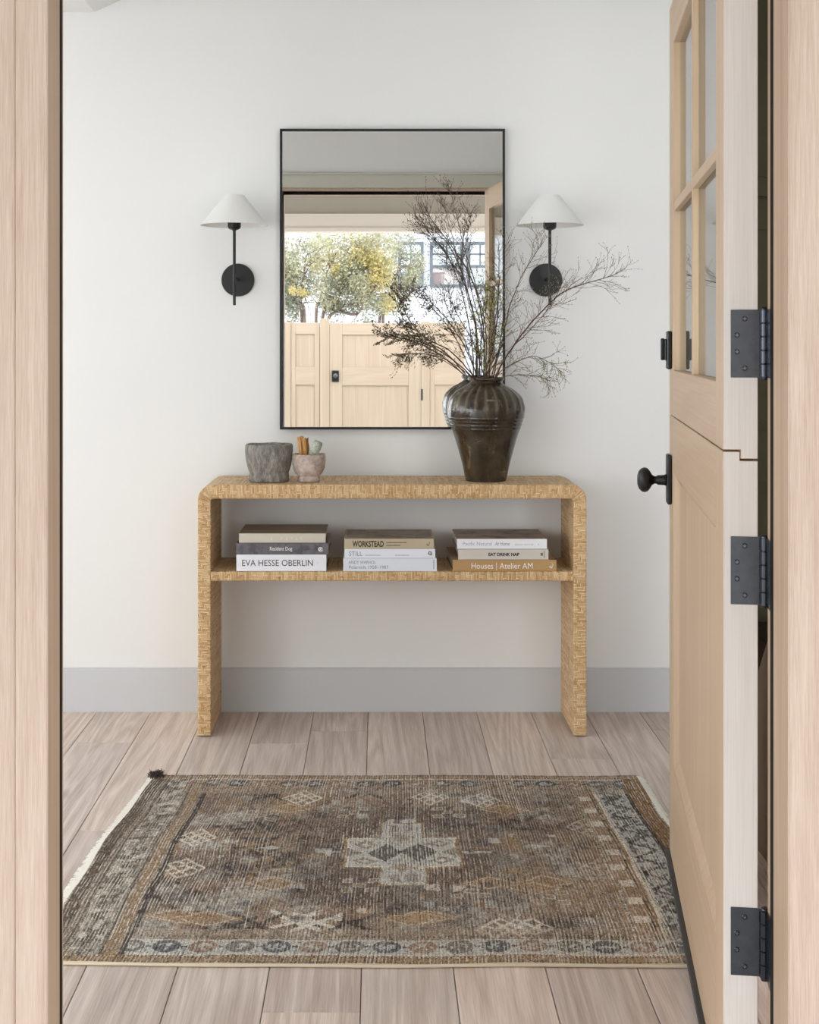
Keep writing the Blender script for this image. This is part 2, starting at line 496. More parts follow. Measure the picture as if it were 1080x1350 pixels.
dpart('rail', [(0, TH, SA, SBB, 2.02, ZT)], M['door_h'])
ppart('rail', UP + [(TH, 1.225), (0, 1.225)], SA, SBB, M['door_h'])
ppart('rail', [(0, 0.975), (TH, 0.975)] + LO, SA, SBB, M['door_h'])
dpart('rail', [(0, TH, SA, SBB, ZB, 0.265)], M['door_h'])
# raised panel: flat field with a mitred bead at each side face
pan = dpart('panel', [(0.013, 0.044, SA, SBB, 0.265, 0.975)], M['door'])
for side, t0, t1 in (('out', 0.0015, 0.013), ('in', 0.0555, 0.044)):
    b = B(); w = 0.022
    def quad(p, q, r_, s_): b.faces.new([b.verts.new(v) for v in (p, q, r_, s_)])
    o4 = [(SA, 0.265), (SBB, 0.265), (SBB, 0.975), (SA, 0.975)]
    i4 = [(SA + w, 0.265 + w), (SBB - w, 0.265 + w), (SBB - w, 0.975 - w), (SA + w, 0.975 - w)]
    m4 = [(SA + w * .35, 0.265 + w * .35), (SBB - w * .35, 0.265 + w * .35), (SBB - w * .35, 0.975 - w * .35), (SA + w * .35, 0.975 - w * .35)]
    tm = t0 + (t1 - t0) * 0.25
    for k in range(4):
        j = (k + 1) % 4
        quad((t0, *o4[k]), (t0, *o4[j]), (tm, *m4[j]), (tm, *m4[k]))
        quad((tm, *m4[k]), (tm, *m4[j]), (t1, *i4[j]), (t1, *i4[k]))
    obj('panel_bead', b, M['door'], pan)
# glazing: four panes, cross of muntins on both faces
UM, ZM, MW = 0.5775, 1.6225, 0.012
dpart('muntin', [(0.002, 0.0148, UM - MW, UM + MW, 1.225, 2.02), (0.0204, 0.055, UM - MW, UM + MW, 1.225, 2.02)], M['door'])
for ua, ub in ((SA, UM - MW), (UM + MW, SBB)):
    dpart('muntin', [(0.002, 0.0148, ua, ub, ZM - MW, ZM + MW), (0.0204, 0.055, ua, ub, ZM - MW, ZM + MW)], M['door_h'])
    for za, zb in ((1.225, ZM), (ZM, 2.02)):
        dpart('glass_pane', [(t0_, t1_, ua if ua == SA else UM, ub if ub == SBB else UM, za, zb) for t0_, t1_ in ((.015, .0164), (.0186, .020))], M['glass'], 0)
# hinges on the edge that faces the camera
for zc in (1.29, 0.915, 0.302):
    h = dpart('hinge', [(0.0127, 0.0600, -0.003, 0.0, zc - .056, zc + .056)], M['hinge'], 0.0006)
    for k in range(5):
        b = B(); za = zc - .056 + k * .0224
        lathe(b, [(0.0072, za + .0004), (0.0082, za + .0016), (0.0082, za + .021), (0.0072, za + .022)], 20, (0.0662, -0.006))
        if k in (0, 2, 4): box(b, 0.0580, 0.066, -0.004, -0.0005, za + .001, za + .0214)
        obj('knuckle', b, M['hinge_dk'], h)
    b = B(); lathe(b, [(0.0, zc - .0605), (0.0055, zc - .060), (0.0062, zc - .0565), (0.0062, zc + .0565), (0.0055, zc + .060), (0, zc + .0605)], 16, (0.0662, -0.006))
    obj('pin', b, M['hinge_dk'], h, smooth=True)
    for t, dz in ((.035, .041), (.0225, .014), (.0225, -.0135), (.035, -.0405)):
        b = B()
        lathe(b, [(0.0, -.0044), (0.0036, -.0042), (0.0046, -.0034), (0.0046, -.003)], 16, (t, zc + dz), axis='y', close=False)
        for a in (0, 1):
            L_, w_ = 0.0026, 0.0005
            if a: box(b, t - L_, t + L_, -.0047, -.0043, zc + dz - w_, zc + dz + w_)
            else: box(b, t - w_, t + w_, -.0047, -.0043, zc + dz - L_, zc + dz + L_)
        sc_ = obj('screw', b, M['hinge_dk'], h, smooth=False); sc_.data.materials.append(M['screw'])
        for p_ in sc_.data.polygons[-12:]: p_.material_index = 1
    b = B(); box(b, 0.0685, 0.0705, -0.058, -0.008, zc - .056, zc + .056)
    obj('jamb_leaf', b, M['hinge_dk'], h)
# knob on its plate, thumb-turn plate above
UK = 1.113
kp = dpart('knob_plate', [(-0.012, 0.0, UK - .026, UK + .026, 0.895, 1.017)], M['black'], 0.003)
b = B()
lathe(b, [(0.0, -.083), (0.012, -.0825), (0.022, -.079), (0.029, -.072), (0.031, -.066), (0.029, -.058), (0.022, -.052), (0.013, -.047), (0.0095, -.041), (0.0095, -.036), (0.012, -.033), (0.0125, -.018), (0.015, -.012)], 32, (UK, 0.953), axis='x')
obj('knob', b, M['black'], kp, smooth=True)
lp = dpart('lock_plate', [(-0.012, 0.0, UK - .026, UK + .026, 1.227, 1.321)], M['black'], 0.003)
dpart('turn_piece', [(-0.0165, -.0118, UK - .011, UK + .011, 1.248, 1.302), (-0.026, -.0165, UK - .006, UK + .006, 1.249, 1.303)], M['black'], 0.002, lp)
dpart('knob_plate', [(TH, TH + .010, UK - .026, UK + .026, 0.895, 1.017)], M['black'], 0.003)
dpart('door_sweep', [(-0.011, -0.0002, 0.0, DW + .002, 0.0105, 0.024), (0.002, TH - .002, 0.004, DW - .004, 0.0105, ZB)], M['sweep'], 0.001)

# ------------------------------------------------------------------ console table: woven rattan
def weave_mat():
    g = N('woven_rattan')
    uv = g.n('ShaderNodeUVMap').outputs[0]
    sp = g.n('ShaderNodeSeparateXYZ'); g.l(uv, sp.inputs[0])
    P = 0.0052
    wob = g.noise(uv, 14, 2)
    u = g.math('ADD', g.math('DIVIDE', sp.outputs[0], P), g.math('MULTIPLY', g.math('SUBTRACT', wob, .5), 2.2))
    wob2 = g.noise(g.mapping(uv, loc=(3.1, 7.7, 0)), 14, 2)
    v = g.math('ADD', g.math('DIVIDE', sp.outputs[1], P), g.math('MULTIPLY', g.math('SUBTRACT', wob2, .5), 2.2))
    iu, iv = g.math('FLOOR', u), g.math('FLOOR', v)
    fu, fv = g.math('FRACT', u), g.math('FRACT', v)
    k = g.math('FLOORED_MODULO', g.math('ADD', iu, iv), 8.0)
    over = g.math('LESS_THAN', k, 6.0)
    hu = g.math('SINE', g.math('MULTIPLY', fu, math.pi)); hv = g.math('SINE', g.math('MULTIPLY', fv, math.pi))
    h = g.math('ADD', g.math('MULTIPLY', over, hu), g.math('MULTIPLY', g.math('SUBTRACT', 1.0, over), hv))
    # longer floats bulge in their middle
    km = g.math('FRACT', g.math('DIVIDE', g.math('ADD', k, .5), 6.0))
    bul = g.math('SINE', g.math('MULTIPLY', km, math.pi))
    h2 = g.math('ADD', g.math('POWER', h, 0.6), g.math('MULTIPLY', bul, 0.5))
    wn = g.n('ShaderNodeTexWhiteNoise', noise_dimensions='2D')
    cmb = g.n('ShaderNodeCombineXYZ')
    bid = g.math('ADD', g.math('MULTIPLY', over, iu), g.math('MULTIPLY', g.math('SUBTRACT', 1.0, over), iv))
    g.l(bid, cmb.inputs[0]); g.l(g.math('ADD', over, g.math('FLOOR', g.math('DIVIDE', g.math('ADD', g.math('MULTIPLY', over, iv), g.math('MULTIPLY', g.math('SUBTRACT', 1.0, over), iu)), 22.0))), cmb.inputs[1])
    g.l(cmb.outputs[0], wn.inputs['Vector'])
    patch = g.noise(uv, 22, 3)
    f = g.math('ADD', g.math('MULTIPLY', wn.outputs['Value'], 0.55), g.math('MULTIPLY', patch, 0.55))
    c = g.ramp(f, [(0.08, srgb(172, 130, 88)), (0.38, srgb(214, 173, 124)), (0.62, srgb(231, 195, 148)), (0.95, srgb(247, 221, 181))])
    node = g.noise(g.mapping(uv, loc=(9, 2, 0)), 60, 2)
    c = g.mix(g.ramp(node, [(0.70, (0, 0, 0)), (0.78, (.8, .8, .8))]), c, srgb(105, 66, 34))
    c = g.mix(g.ramp(h, [(0.0, (.75, .75, .75)), (0.45, (0, 0, 0))]), c, srgb(146, 102, 62))
    g.l(c, g.p.inputs['Base Color']); g.p.inputs['Roughness'].default_value = 0.5
    g.p.inputs['Specular IOR Level'].default_value = 0.35
    g.bump(h2, 0.9, 0.0022)
    return g.m
M['weave'] = weave_mat()

CX0, CX1, CF, CBK, CZT = -0.590, 0.685, 4.449, WALL - 0.017, 0.828
LW, AT = 0.043, 0.047
console = empty('console_table', ((CX0 + CX1) / 2, (CF + CBK) / 2, 0), 'woven rattan waterfall console table with a middle shelf against the wall', 'table')

def swept(name, path_out, path_in, y0, y1, mat, parent, offset, rb=0.005):
    """closed band between two polylines (x,z), extruded in y, with metric UVs"""
    verts, faces, uvs = [], [], []
    def add_quad(ps, us):
        i = len(verts); verts.extend(ps); faces.append((i, i + 1, i + 2, i + 3)); uvs.extend(us)
    def strip(path, flip):
        s = 0.0
        for (a, c) in zip(path, path[1:]):
            L = math.hypot(c[0] - a[0], c[1] - a[1])
            ps = [(a[0], y0 + rb, a[1]), (c[0], y0 + rb, c[1]), (c[0], y1, c[1]), (a[0], y1, a[1])]
            us = [(s, rb), (s + L, rb), (s + L, y1 - y0), (s, y1 - y0)]
            add_quad(ps if not flip else ps[::-1], us if not flip else us[::-1]); s += L
    strip(path_out, False); strip(path_in, True)
    # front and back bands (with a small rolled front edge)
    def inset(p, q, d):
        L = math.hypot(q[0] - p[0], q[1] - p[1]) or 1
        return (p[0] + (q[0] - p[0]) / L * d, p[1] + (q[1] - p[1]) / L * d)
    s = 0.0
    for i in range(len(path_out) - 1):
        a, c, ai, ci = path_out[i], path_out[i + 1], path_in[i], path_in[i + 1]
        L = max(math.hypot(c[0] - a[0], c[1] - a[1]), math.hypot(ci[0] - ai[0], ci[1] - ai[1]))
        T = math.hypot(a[0] - ai[0], a[1] - ai[1])
        rings = [(0.0, rb)] + [(rb * (1 - math.cos(t)), rb * (1 - math.sin(t))) for t in (0.5, 1.05, 1.571)]
        prof = rings + [(T - d, y) for d, y in rings[::-1]]
        Ti = math.hypot(c[0] - ci[0], c[1] - ci[1])
        prof2 = rings + [(Ti - d, y) for d, y in rings[::-1]]
        w = 0.0
        for (d0, ya), (d1, yb), (e0, _), (e1, _) in zip(prof, prof[1:], prof2, prof2[1:]):
            p0 = inset(a, ai, d0); p1 = inset(a, ai, d1); q0 = inset(c, ci, e0); q1 = inset(c, ci, e1)
            dw = math.hypot(d1 - d0, yb - ya)
            add_quad([(p0[0], y0 + ya, p0[1]), (p1[0], y0 + yb, p1[1]), (q1[0], y0 + yb, q1[1]), (q0[0], y0 + ya, q0[1])],
                     [(s, 5 + w), (s, 5 + w + dw), (s + L, 5 + w + dw), (s + L, 5 + w)])
            w += dw
        add_quad([(a[0], y1, a[1]), (c[0], y1, c[1]), (ci[0], y1, ci[1]), (ai[0], y1, ai[1])], [(s, 9), (s + L, 9), (s + L, 9 + T), (s, 9 + T)])
        s += L
    for i in (0, -1):
        a, ai = path_out[i], path_in[i]
        add_quad([(a[0], y0 + rb, a[1]), (ai[0], y0 + rb, ai[1]), (ai[0], y1, ai[1]), (a[0], y1, a[1])], [(0, 0), (.04, 0), (.04, .3), (0, .3)])
    me = bpy.data.meshes.new(name)
    ox = Vector(offset)
    me.from_pydata([tuple(Vector(v) - ox) for v in verts], [], faces)
    ul = me.uv_layers.new(name='UVMap')
    flat = [c for u in uvs for c in u]
    ul.data.foreach_set('uv', flat)
    bm = bmesh.new(); bm.from_mesh(me)
    bmesh.ops.remove_doubles(bm, verts=bm.verts, dist=1e-5)
    bmesh.ops.recalc_face_normals(bm, faces=bm.faces); bm.to_mesh(me); bm.free()
    o = link_mesh(name, me, mat, parent)
    return o

RO = 0.052
def arch_paths():
    out, inn = [], []
    z0 = 0.006
    for z in (z0, 0.3, 0.6, CZT - RO):
        out.append((CX0, z)); inn.append((CX0 + LW, min(z, CZT - AT)))
    inn[-1] = (CX0 + LW, CZT - AT - .012)
    n = 8
    for k in range(1, n + 1):
        a = math.pi - (math.pi / 2) * k / n
        out.append((CX0 + RO + RO * math.cos(a), CZT - RO + RO * math.sin(a)))
        rr = 0.012
        inn.append((CX0 + LW + rr + rr * math.cos(a), CZT - AT - rr + rr * math.sin(a)))
    m = (CX0 + CX1) / 2
    out2 = [(2 * m - x, z) for x, z in out[::-1]]; inn2 = [(2 * m - x, z) for x, z in inn[::-1]]
    return out + out2, inn + inn2
po, pi_ = arch_paths()
swept('frame', po, pi_, CF, CBK, M['weave'], console, console.location)
swept('shelf', [(CX0 + LW + .0005, 0.542), (CX1 - LW - .0005, 0.542)], [(CX0 + LW + .0005, 0.511), (CX1 - LW - .0005, 0.511)], CF + .001, CBK, M['weave'], console, console.location, rb=0.006)
for x in (CX0 + .022, CX1 - .022):
    for y in (CF + .03, CBK - .03):
        b = B(); lathe(b, [(0.010, 0.0), (0.012, 0.002), (0.012, 0.0065)], 16, (x, y))
        obj('glide', b, plain('clear_plastic_glide', srgb(190, 188, 185), 0.3), console, offset=console.location)

# ------------------------------------------------------------------ mirror
MX0, MX1, MZ0, MZ1 = -0.342, 0.4455, 0.990, 2.041
YF = 4.742
mir = empty('wall_mirror', ((MX0 + MX1) / 2, WALL - 0.006, MZ0), 'tall rectangular wall mirror in a thin black metal frame', 'mirror')
mir.rotation_euler = (-0.0039, 0, 0)
ox = Vector(mir.location)
b = B()
fw = 0.0085
box(b, MX0, MX1, YF, WALL - .006, MZ0, MZ0 + fw); box(b, MX0, MX1, YF, WALL - .006, MZ1 - fw, MZ1)
box(b, MX0, MX0 + fw, YF, WALL - .006, MZ0 + fw, MZ1 - fw); box(b, MX1 - fw, MX1, YF, WALL - .006, MZ0 + fw, MZ1 - fw)
obj('frame', b, M['black'], mir, offset=ox, bevel=0.0008, seg=1)
b = B(); box(b, MX0 + fw, MX1 - fw, YF + .004, YF + .009, MZ0 + fw, MZ1 - fw)
obj('mirror_glass', b, M['mirror'], mir, offset=ox)
b = B(); box(b, MX0 + fw, MX1 - fw, YF + .0092, WALL - .008, MZ0 + fw, MZ1 - fw)
obj('backing', b, M['black'], mir, offset=ox)

# ------------------------------------------------------------------ wall sconces
def sconce(px_plate, px_rod, label):
    xp = (px_plate - PX) * WALL / F; yr = 4.642; xr = (px_rod - PX) * yr / F
    root = empty('wall_sconce', (xr, WALL, 1.513), label, 'lamp', 'pair of wall sconces flanking the mirror')
    o = root.location; zc = 1.513
    b = B(); lathe(b, [(0.0575, WALL), (0.0575, WALL - .011), (0.0555, WALL - .013), (0.0, WALL - .013)], 64, (xp, zc), axis='y')
    obj('backplate', b, M['black'], root, offset=o)
    b = B()
    tube(b, [(xp, WALL - .012, zc), (xr, yr, zc)], 0.0055, 0.0055, 12)
    obj('arm', b, M['black'], root, offset=o)
    b = B(); lathe(b, [(0.0045, 1.421), (0.0052, 1.4225), (0.0052, 1.676), (0.0075, 1.6765), (0.0075, 1.681)], 20, (xr, yr))
    obj('rod', b, M['black'], root, offset=o)
    b = B(); lathe(b, [(0.0, 1.679), (0.012, 1.679), (0.0195, 1.683), (0.0225, 1.689), (0.0228, 1.705), (0.0215, 1.708), (0.0, 1.709)], 32, (xr, yr))
    obj('socket', b, M['black'], root, offset=o, smooth=False, bevel=0.0)
    b = B()
    z0, z1, r0, r1, t = 1.694, 1.797, 0.1155, 0.0335, 0.0016
    lathe(b, [(r0 - t, z0), (r0, z0), (r1, z1), (r1 - t, z1), (r0 - t, z0)], 72, (xr, yr), close=False)
    sh = obj('shade', b, M['shade'], root, offset=o, smooth=False)
    for p in sh.data.polygons: p.use_smooth = True
    md = sh.modifiers.new('es', 'EDGE_SPLIT'); md.split_angle = math.radians(35)
    b = B()
    for k in range(3):
        a = 2 * math.pi * k / 3 + .4
        tube(b, [(xr, yr, 1.745), (xr + r1 * 1.4 * math.cos(a), yr + r1 * 1.4 * math.sin(a), 1.77)], 0.0012, 0.0012, 6)
    lathe(b, [(0.0, 1.705), (0.006, 1.705), (0.006, 1.748), (0, 1.749)], 12, (xr, yr))
    obj('shade_holder', b, M['black'], root, offset=o)
    return root
sconce(314, 309, 'black wall sconce with white cone shade left of the mirror, clear of branches')
sconce(719.5, 725, 'black wall sconce with white cone shade right of the mirror, behind the branches')

# ------------------------------------------------------------------ vase
def vase_mat():
    g = N('dark_glazed_stoneware')
    co = g.coord()
    a = g.noise(co, 14, 6, 0.6); c2 = g.noise(g.mapping(co, scale=(1, 1, 0.45)), 26, 5, 0.65, 0.8)
    c = g.ramp(a, [(0.28, srgb(34, 26, 17)), (0.5, srgb(54, 44, 31)), (0.75, srgb(80, 69, 51))])
    c = g.mix(g.ramp(c2, [(0.58, (0, 0, 0)), (0.72, (.7, .7, .7))]), c, srgb(126, 112, 86))
    dk = g.noise(co, 70, 2)
    c = g.mix(g.ramp(dk, [(0.68, (0, 0, 0)), (0.74, (.9, .9, .9))]), c, srgb(24, 19, 13))
    # raised ribs carry a paler, thinner glaze
    ri = g.n('ShaderNodeAttribute', attribute_name='rib').outputs['Fac']
    c = g.mix(g.math('MULTIPLY', ri, 0.4), c, srgb(140, 128, 106))
    g.l(c, g.p.inputs['Base Color'])
    g.l(g.ramp(a, [(0.3, (.10,) * 3), (0.75, (.32,) * 3)]), g.p.inputs['Roughness'])
    g.p.inputs['Specular IOR Level'].default_value = 0.6
    g.bump(g.noise(co, 30, 4), 0.25, 0.004)
    return g.m
VD = 4.575; VX = (640.7 - PX) * VD / F; VS = F / VD
def vz(c): return CH - (490 + c / 8.308 - PY) / VS
vprof_px = [(1222, 222), (1205, 224), (1100, 246), (1000, 269), (900, 296), (800, 324), (700, 354), (640, 376), (600, 388), (560, 399), (520, 413), (480, 420), (420, 423), (360, 411), (300, 389), (250, 346), (210, 296), (180, 244), (155, 203), (135, 178), (120, 170)]
vb = CZT + 0.001
pts = [(r / 8.308 / VS, vz(c)) for c, r in vprof_px]
z_lo = pts[0][1]; ztop = pts[-1][1]
pts = [(r, vb + (z - z_lo) * (1.163 - vb) / (ztop - z_lo)) for r, z in pts]
fine = []
sp_ = spline([(r, 0, z) for r, z in pts], 6)
fine = [(p.x, p.z) for p in sp_]
zsh0, zsh1 = pts[11][1], pts[17][1]
lip = [(0.046, 1.1645), (0.0500, 1.169), (0.0545, 1.1755), (0.0590, 1.1765), (0.0612, 1.173), (0.0612, 1.169), (0.0575, 1.1655), (0.0495, 1.163)]
outer = [(0.0, vb)] + fine[:-1] + lip[::-1]
inner = [(0.0435, 1.162), (0.047, 1.155), (0.07, 1.135), (0.105, 1.09), (0.112, 1.06), (0.09, 0.98), (0.062, 0.86), (0.0, 0.845)]
prof = outer + inner
RIBS = 23
def ribf(a, z):
    w = max(0.0, min(1.0, (z - zsh0) / 0.02)) * max(0.0, min(1.0, (zsh1 + .012 - z) / 0.02))
    jit = 0.10 * math.sin(3 * a + 1) + 0.06 * math.sin(7 * a)
    q = abs(math.cos((RIBS * a) / 2 + jit))
    return w, q
def vr(r, h, a):
    if r < 1e-5 or r < 0.045: return r
    w, q = ribf(a, h)
    rr = r + w * (0.0022 * q ** 8 - 0.0006)
    for zc in (pts[7][1], pts[8][1], pts[9][1], pts[10][1]):
        rr += 0.0014 * math.exp(-((h - zc) / 0.0022) ** 2)
    rr *= 1 + 0.006 * math.sin(2 * a + 0.6) + 0.003 * math.sin(5 * a + h * 30)
    return rr
# resample profile finely where the rings sit
dense = []
for (a_, b_) in zip(prof, prof[1:]):
    L = math.hypot(b_[0] - a_[0], b_[1] - a_[1]); n_ = max(1, int(L / 0.0022)) if a_[1] < 1.17 and a_ in outer else 1
    for k in range(n_): dense.append((a_[0] + (b_[0] - a_[0]) * k / n_, a_[1] + (b_[1] - a_[1]) * k / n_))
dense.append(prof[-1])
b = B(); lathe(b, [(r, h) for r, h in dense], 192, (0, 0), rfun=vr, close=False)
bmesh.ops.remove_doubles(b, verts=b.verts, dist=1e-6)
bmesh.ops.translate(b, verts=b.verts, vec=(0, 0, -vb))
vase = obj('vase', b, vase_mat(), smooth=True, loc=(VX, VD, vb))
att = vase.data.attributes.new('rib', 'FLOAT', 'POINT')
vals = []
for v in vase.data.vertices:
    w, q = ribf(math.atan2(v.co.y, v.co.x), v.co.z + vb); vals.append(w * q ** 10)
att.data.foreach_set('value', vals)
tag(vase, 'large dark brown glazed ribbed jar holding bare branches on the console', 'vase')

# ------------------------------------------------------------------ branches in the vase
M['bark'] = plain('dark_red_bark', srgb(76, 48, 40), 0.6, var=0.35, scale=120)
M['bark2'] = plain('grey_brown_bark', srgb(84, 68, 54), 0.65, var=0.3, scale=120)
M['twig'] = plain('thin_twig_bark', srgb(78, 61, 50), 0.65, var=0.25, scale=90)
M['twig_d'] = plain('dark_twig_bark', srgb(62, 50, 42), 0.65, var=0.25, scale=90)
M['bud'] = plain('pale_green_bud', srgb(150, 144, 104), 0.6, var=0.3, scale=200)
M['bud_d'] = plain('brown_bud', srgb(88, 68, 50), 0.6, var=0.3, scale=200)
M['leaf_d'] = plain('dark_olive_leaf', srgb(92, 86, 62), 0.5, var=0.4, scale=150)
M['leaf_g'] = plain('yellow_green_leaf', srgb(160, 164, 92), 0.5, var=0.3, scale=150)

def rperp(t, r):
    v = Vector((r.gauss(0, 1), r.gauss(0, 1) * 0.7, r.gauss(0, 1)))
    v -= t * v.dot(t); v.normalize(); return v

def branch(ctrl, depth, r0, r1, label, twigs=16, tl=(0.05, 0.14), lift=0.25, curl=0.25, mat='bark', tmat='twig', buds='bud', leaves=None, nleaf=0, start=0.35, seed=1, budn=3, spread=0.75):
    r = random.Random(seed)
    n = len(ctrl)
    P = []
    for i, (px, py) in enumerate(ctrl):
        d = depth[0] + (depth[1] - depth[0]) * i / (n - 1)
        P.append(at(px, py, d))
    base = Vector((VX + (P[0].x - VX) * 0.5, VD + (P[0].y - VD) * 0.5, 1.02))
    pts = spline([base] + P, 7)
    pts = [p + Vector((mnoise.noise(p * 40), mnoise.noise(p * 40 + Vector((5, 1, 0))), 0)) * 0.0022 for p in pts]
    bm = B(); tube(bm, pts, r0, r1, 7)
    root = obj('branch', bm, M[mat], smooth=True, offset=base, loc=base)
    tag(root, label, 'branch', 'branches in the vase')
    tw, bd, lf = B(), B(), B()
    def bud(p, s):
        q = rperp(Vector((0, 0, 1)), r) * 0.0006
        bmesh.ops.create_icosphere(bd, subdivisions=1, radius=s, matrix=Matrix.Translation(p + q) @ Matrix.Diagonal((0.8, 0.8, 1.25, 1)))
    def leaf(p, d, L):
        d = d.normalized(); s = rperp(d, r); nn = d.cross(s) * L * 0.12
        a = lf.verts.new(p); c = lf.verts.new(p + d * L)
        m1 = lf.verts.new(p + d * L * .45 + s * L * .24 + nn); m2 = lf.verts.new(p + d * L * .45 - s * L * .24 + nn)
        lf.faces.new((a, m1, c)); lf.faces.new((a, c, m2))
    def grow(p, d, L, rad, level):
        steps = max(5, int(L / 0.011)); q = [p.copy()]; c = p.copy(); d = d.normalized()
        bend = rperp(d, r) * r.uniform(0.2, 1.0) * curl
        for i in range(steps):
            d = (d + bend / steps * 2 + Vector((0, 0, lift)) / steps + rperp(d, r) * 0.13).normalized()
            c = c + d * (L / steps)
            if c.y > 4.722: c.y = 4.722; d.y = -abs(d.y) * .3
            q.append(c.copy())
        tube(tw, q, rad, rad * 0.45, 4)
        for k in range(int(budn * L / 0.1 + r.random())):
            i = r.randrange(1, len(q)); bud(q[i], r.uniform(0.0011, 0.0021))
        bud(q[-1], 0.0016)
        if leaves:
            for k in range(int(nleaf * 1.05 * L / 0.1)):
                i = r.randrange(1, len(q)); leaf(q[i], (q[i] - q[i - 1]).normalized() + rperp(d, r) * 1.1, r.uniform(0.007, 0.0125))
        if level < 2:
            for k in range(r.choice((2, 3, 3, 4)) if level == 1 else 0):
                i = r.randrange(len(q) // 4, len(q) - 1)
                grow(q[i], (q[i] - q[i - 1]).normalized() + rperp(d, r) * 0.7, L * r.uniform(0.3, 0.65), rad * 0.7, 2)
    m0 = int(len(pts) * start)
    twigs = int(twigs * 1.35)
    for k in range(twigs):
        i = m0 + int((len(pts) - 2 - m0) * (k + r.random()) / twigs); i = max(1, min(len(pts) - 2, i))
        t = (pts[i + 1] - pts[i - 1]).normalized()
        f = 1 - 0.35 * i / len(pts)
        grow(pts[i], t * 0.8 + rperp(t, r) * spread, r.uniform(*tl) * f * 1.08, 0.0007, 1)
    for k in range(3):
        t = (pts[-1] - pts[-3]).normalized()
        grow(pts[-1] if k == 0 else pts[-3 - k], t + rperp(t, r) * .25 * k, r.uniform(*tl) * .5, 0.0007, 1)
    o = obj('twig_spray', tw, M[tmat], root, offset=base); o['kind'] = 'stuff'
    o = obj('bud_scatter', bd, M[buds], root, offset=base); o['kind'] = 'stuff'
    if leaves:
        o = obj('leaf_scatter', lf, M[leaves], root, offset=base); o['kind'] = 'stuff'
    else: lf.free()
    return root

branch([(651, 512), (656, 492), (670, 467), (691, 437), (716, 409), (741, 386), (768, 375), (792, 368), (808, 363)], (4.56, 4.47), .0034, .0012,
       'thick red-brown branch arching far right across the sconce plate', 24, (0.06, 0.17), .42, .25, start=.42, seed=11, spread=.6)
branch([(649, 512), (652, 490), (663, 447), (672, 405), (689, 362), (704, 338), (717, 318)], (4.58, 4.53), .0027, .001,
       'upright branch crossing the wall below the right sconce shade', 18, (0.05, 0.14), .3, .3, mat='bark2', start=.35, seed=12)
branch([(647, 512), (650, 490), (660, 450), (664, 405), (665, 350), (664, 318)], (4.60, 4.66), .003, .0012,
       'straight dark red stem running up along the mirror frame\'s right side', 16, (0.05, 0.13), .2, .35, start=.4, seed=13)
branch([(638, 512), (638, 490), (638, 440), (632, 400), (621, 366), (605, 338), (588, 314), (571, 292), (560, 272)], (4.57, 4.55), .0034, .0012,
       'tall thick dark branch leaning left up to the mirror\'s top trim', 24, (0.05, 0.13), .35, .3, mat='bark2', tmat='twig_d', buds='bud_d', start=.5, seed=14)
branch([(634, 512), (633, 490), (630, 450), (620, 397), (607, 355), (592, 324), (573, 305), (560, 297)], (4.59, 4.62), .0028, .001,
       'slender dark branch bending left below the beam in the mirror', 22, (0.05, 0.12), .4, .35, mat='bark2', tmat='twig_d', buds='bud_d', start=.45, seed=15)
branch([(640, 512), (641, 490), (640, 432), (629, 382), (615, 335), (606, 300), (598, 268), (591, 246)], (4.55, 4.53), .0026, .0008,
       'tallest thin branch ending in one hooked twig above the door head', 12, (0.05, 0.12), .3, .5, mat='bark2', tmat='twig_d', buds='bud_d', start=.55, seed=16)
branch([(641, 512), (641, 490), (636, 440), (621, 380), (615, 335), (617, 305), (622, 280)], (4.60, 4.64), .0024, .0009,
       'thin branch rising to the corner of the reflected door', 14, (0.05, 0.12), .4, .4, mat='bark2', tmat='twig_d', buds='bud_d', start=.5, seed=17)
branch([(634, 512), (621, 492), (594, 463), (567, 449), (547, 432), (531, 406), (523, 380)], (4.54, 4.46), .0029, .001,
       'leafy branch fanning up left in front of the reflected tree', 20, (0.04, 0.10), .3, .3, tmat='twig_d', buds='bud_d', leaves='leaf_d', nleaf=9, start=.5, seed=18)
branch([(632, 512), (620, 494), (588, 468), (558, 452), (527, 446), (502, 441)], (4.53, 4.42), .0028, .001,
       'leafy branch stretching lowest and farthest left over the gate rail', 18, (0.04, 0.09), .08, .25, tmat='twig_d', buds='bud_d', leaves='leaf_d', nleaf=10, start=.5, seed=19)
branch([(633, 512), (622, 498), (602, 482), (577, 470), (548, 466), (524, 468)], (4.56, 4.52), .0022, .0008,
       'short drooping leafy branch beneath the long left one', 12, (0.04, 0.10), -.25, .3, tmat='twig_d', buds='bud_d', leaves='leaf_d', nleaf=6, start=.55, seed=20)
branch([(636, 512), (627, 490), (610, 452), (590, 422), (572, 402), (560, 386)], (4.61, 4.65), .0024, .0009,
       'leafy mid-height branch leaning left before the reflected white house', 18, (0.05, 0.12), .2, .35, tmat='twig_d', buds='bud_d', leaves='leaf_d', nleaf=5, start=.4, seed=21)
branch([(643, 512), (646, 490), (645, 450), (647, 412), (652, 385)], (4.57, 4.56), .0022, .001,
       'short upright branch with yellow-green leaves at the centre', 16, (0.04, 0.11), .4, .3, mat='bark2', leaves='leaf_g', nleaf=10, start=.35, seed=22)
branch([(652, 512), (658, 492), (680, 478), (704, 470), (726, 479), (741, 491)], (4.54, 4.50), .002, .0007,
       'low curling branch with pale buds spilling right over the rim', 16, (0.05, 0.12), -.1, .9, mat='bark2', start=.4, seed=23, budn=5)
branch([(652, 512), (661, 498), (688, 494), (711, 497), (726, 502)], (4.58, 4.60), .0017, .0006,
       'thinnest lowest branch drooping right beside the jar shoulder', 12, (0.05, 0.11), -.15, 1.0, mat='bark2', start=.4, seed=24, budn=6)
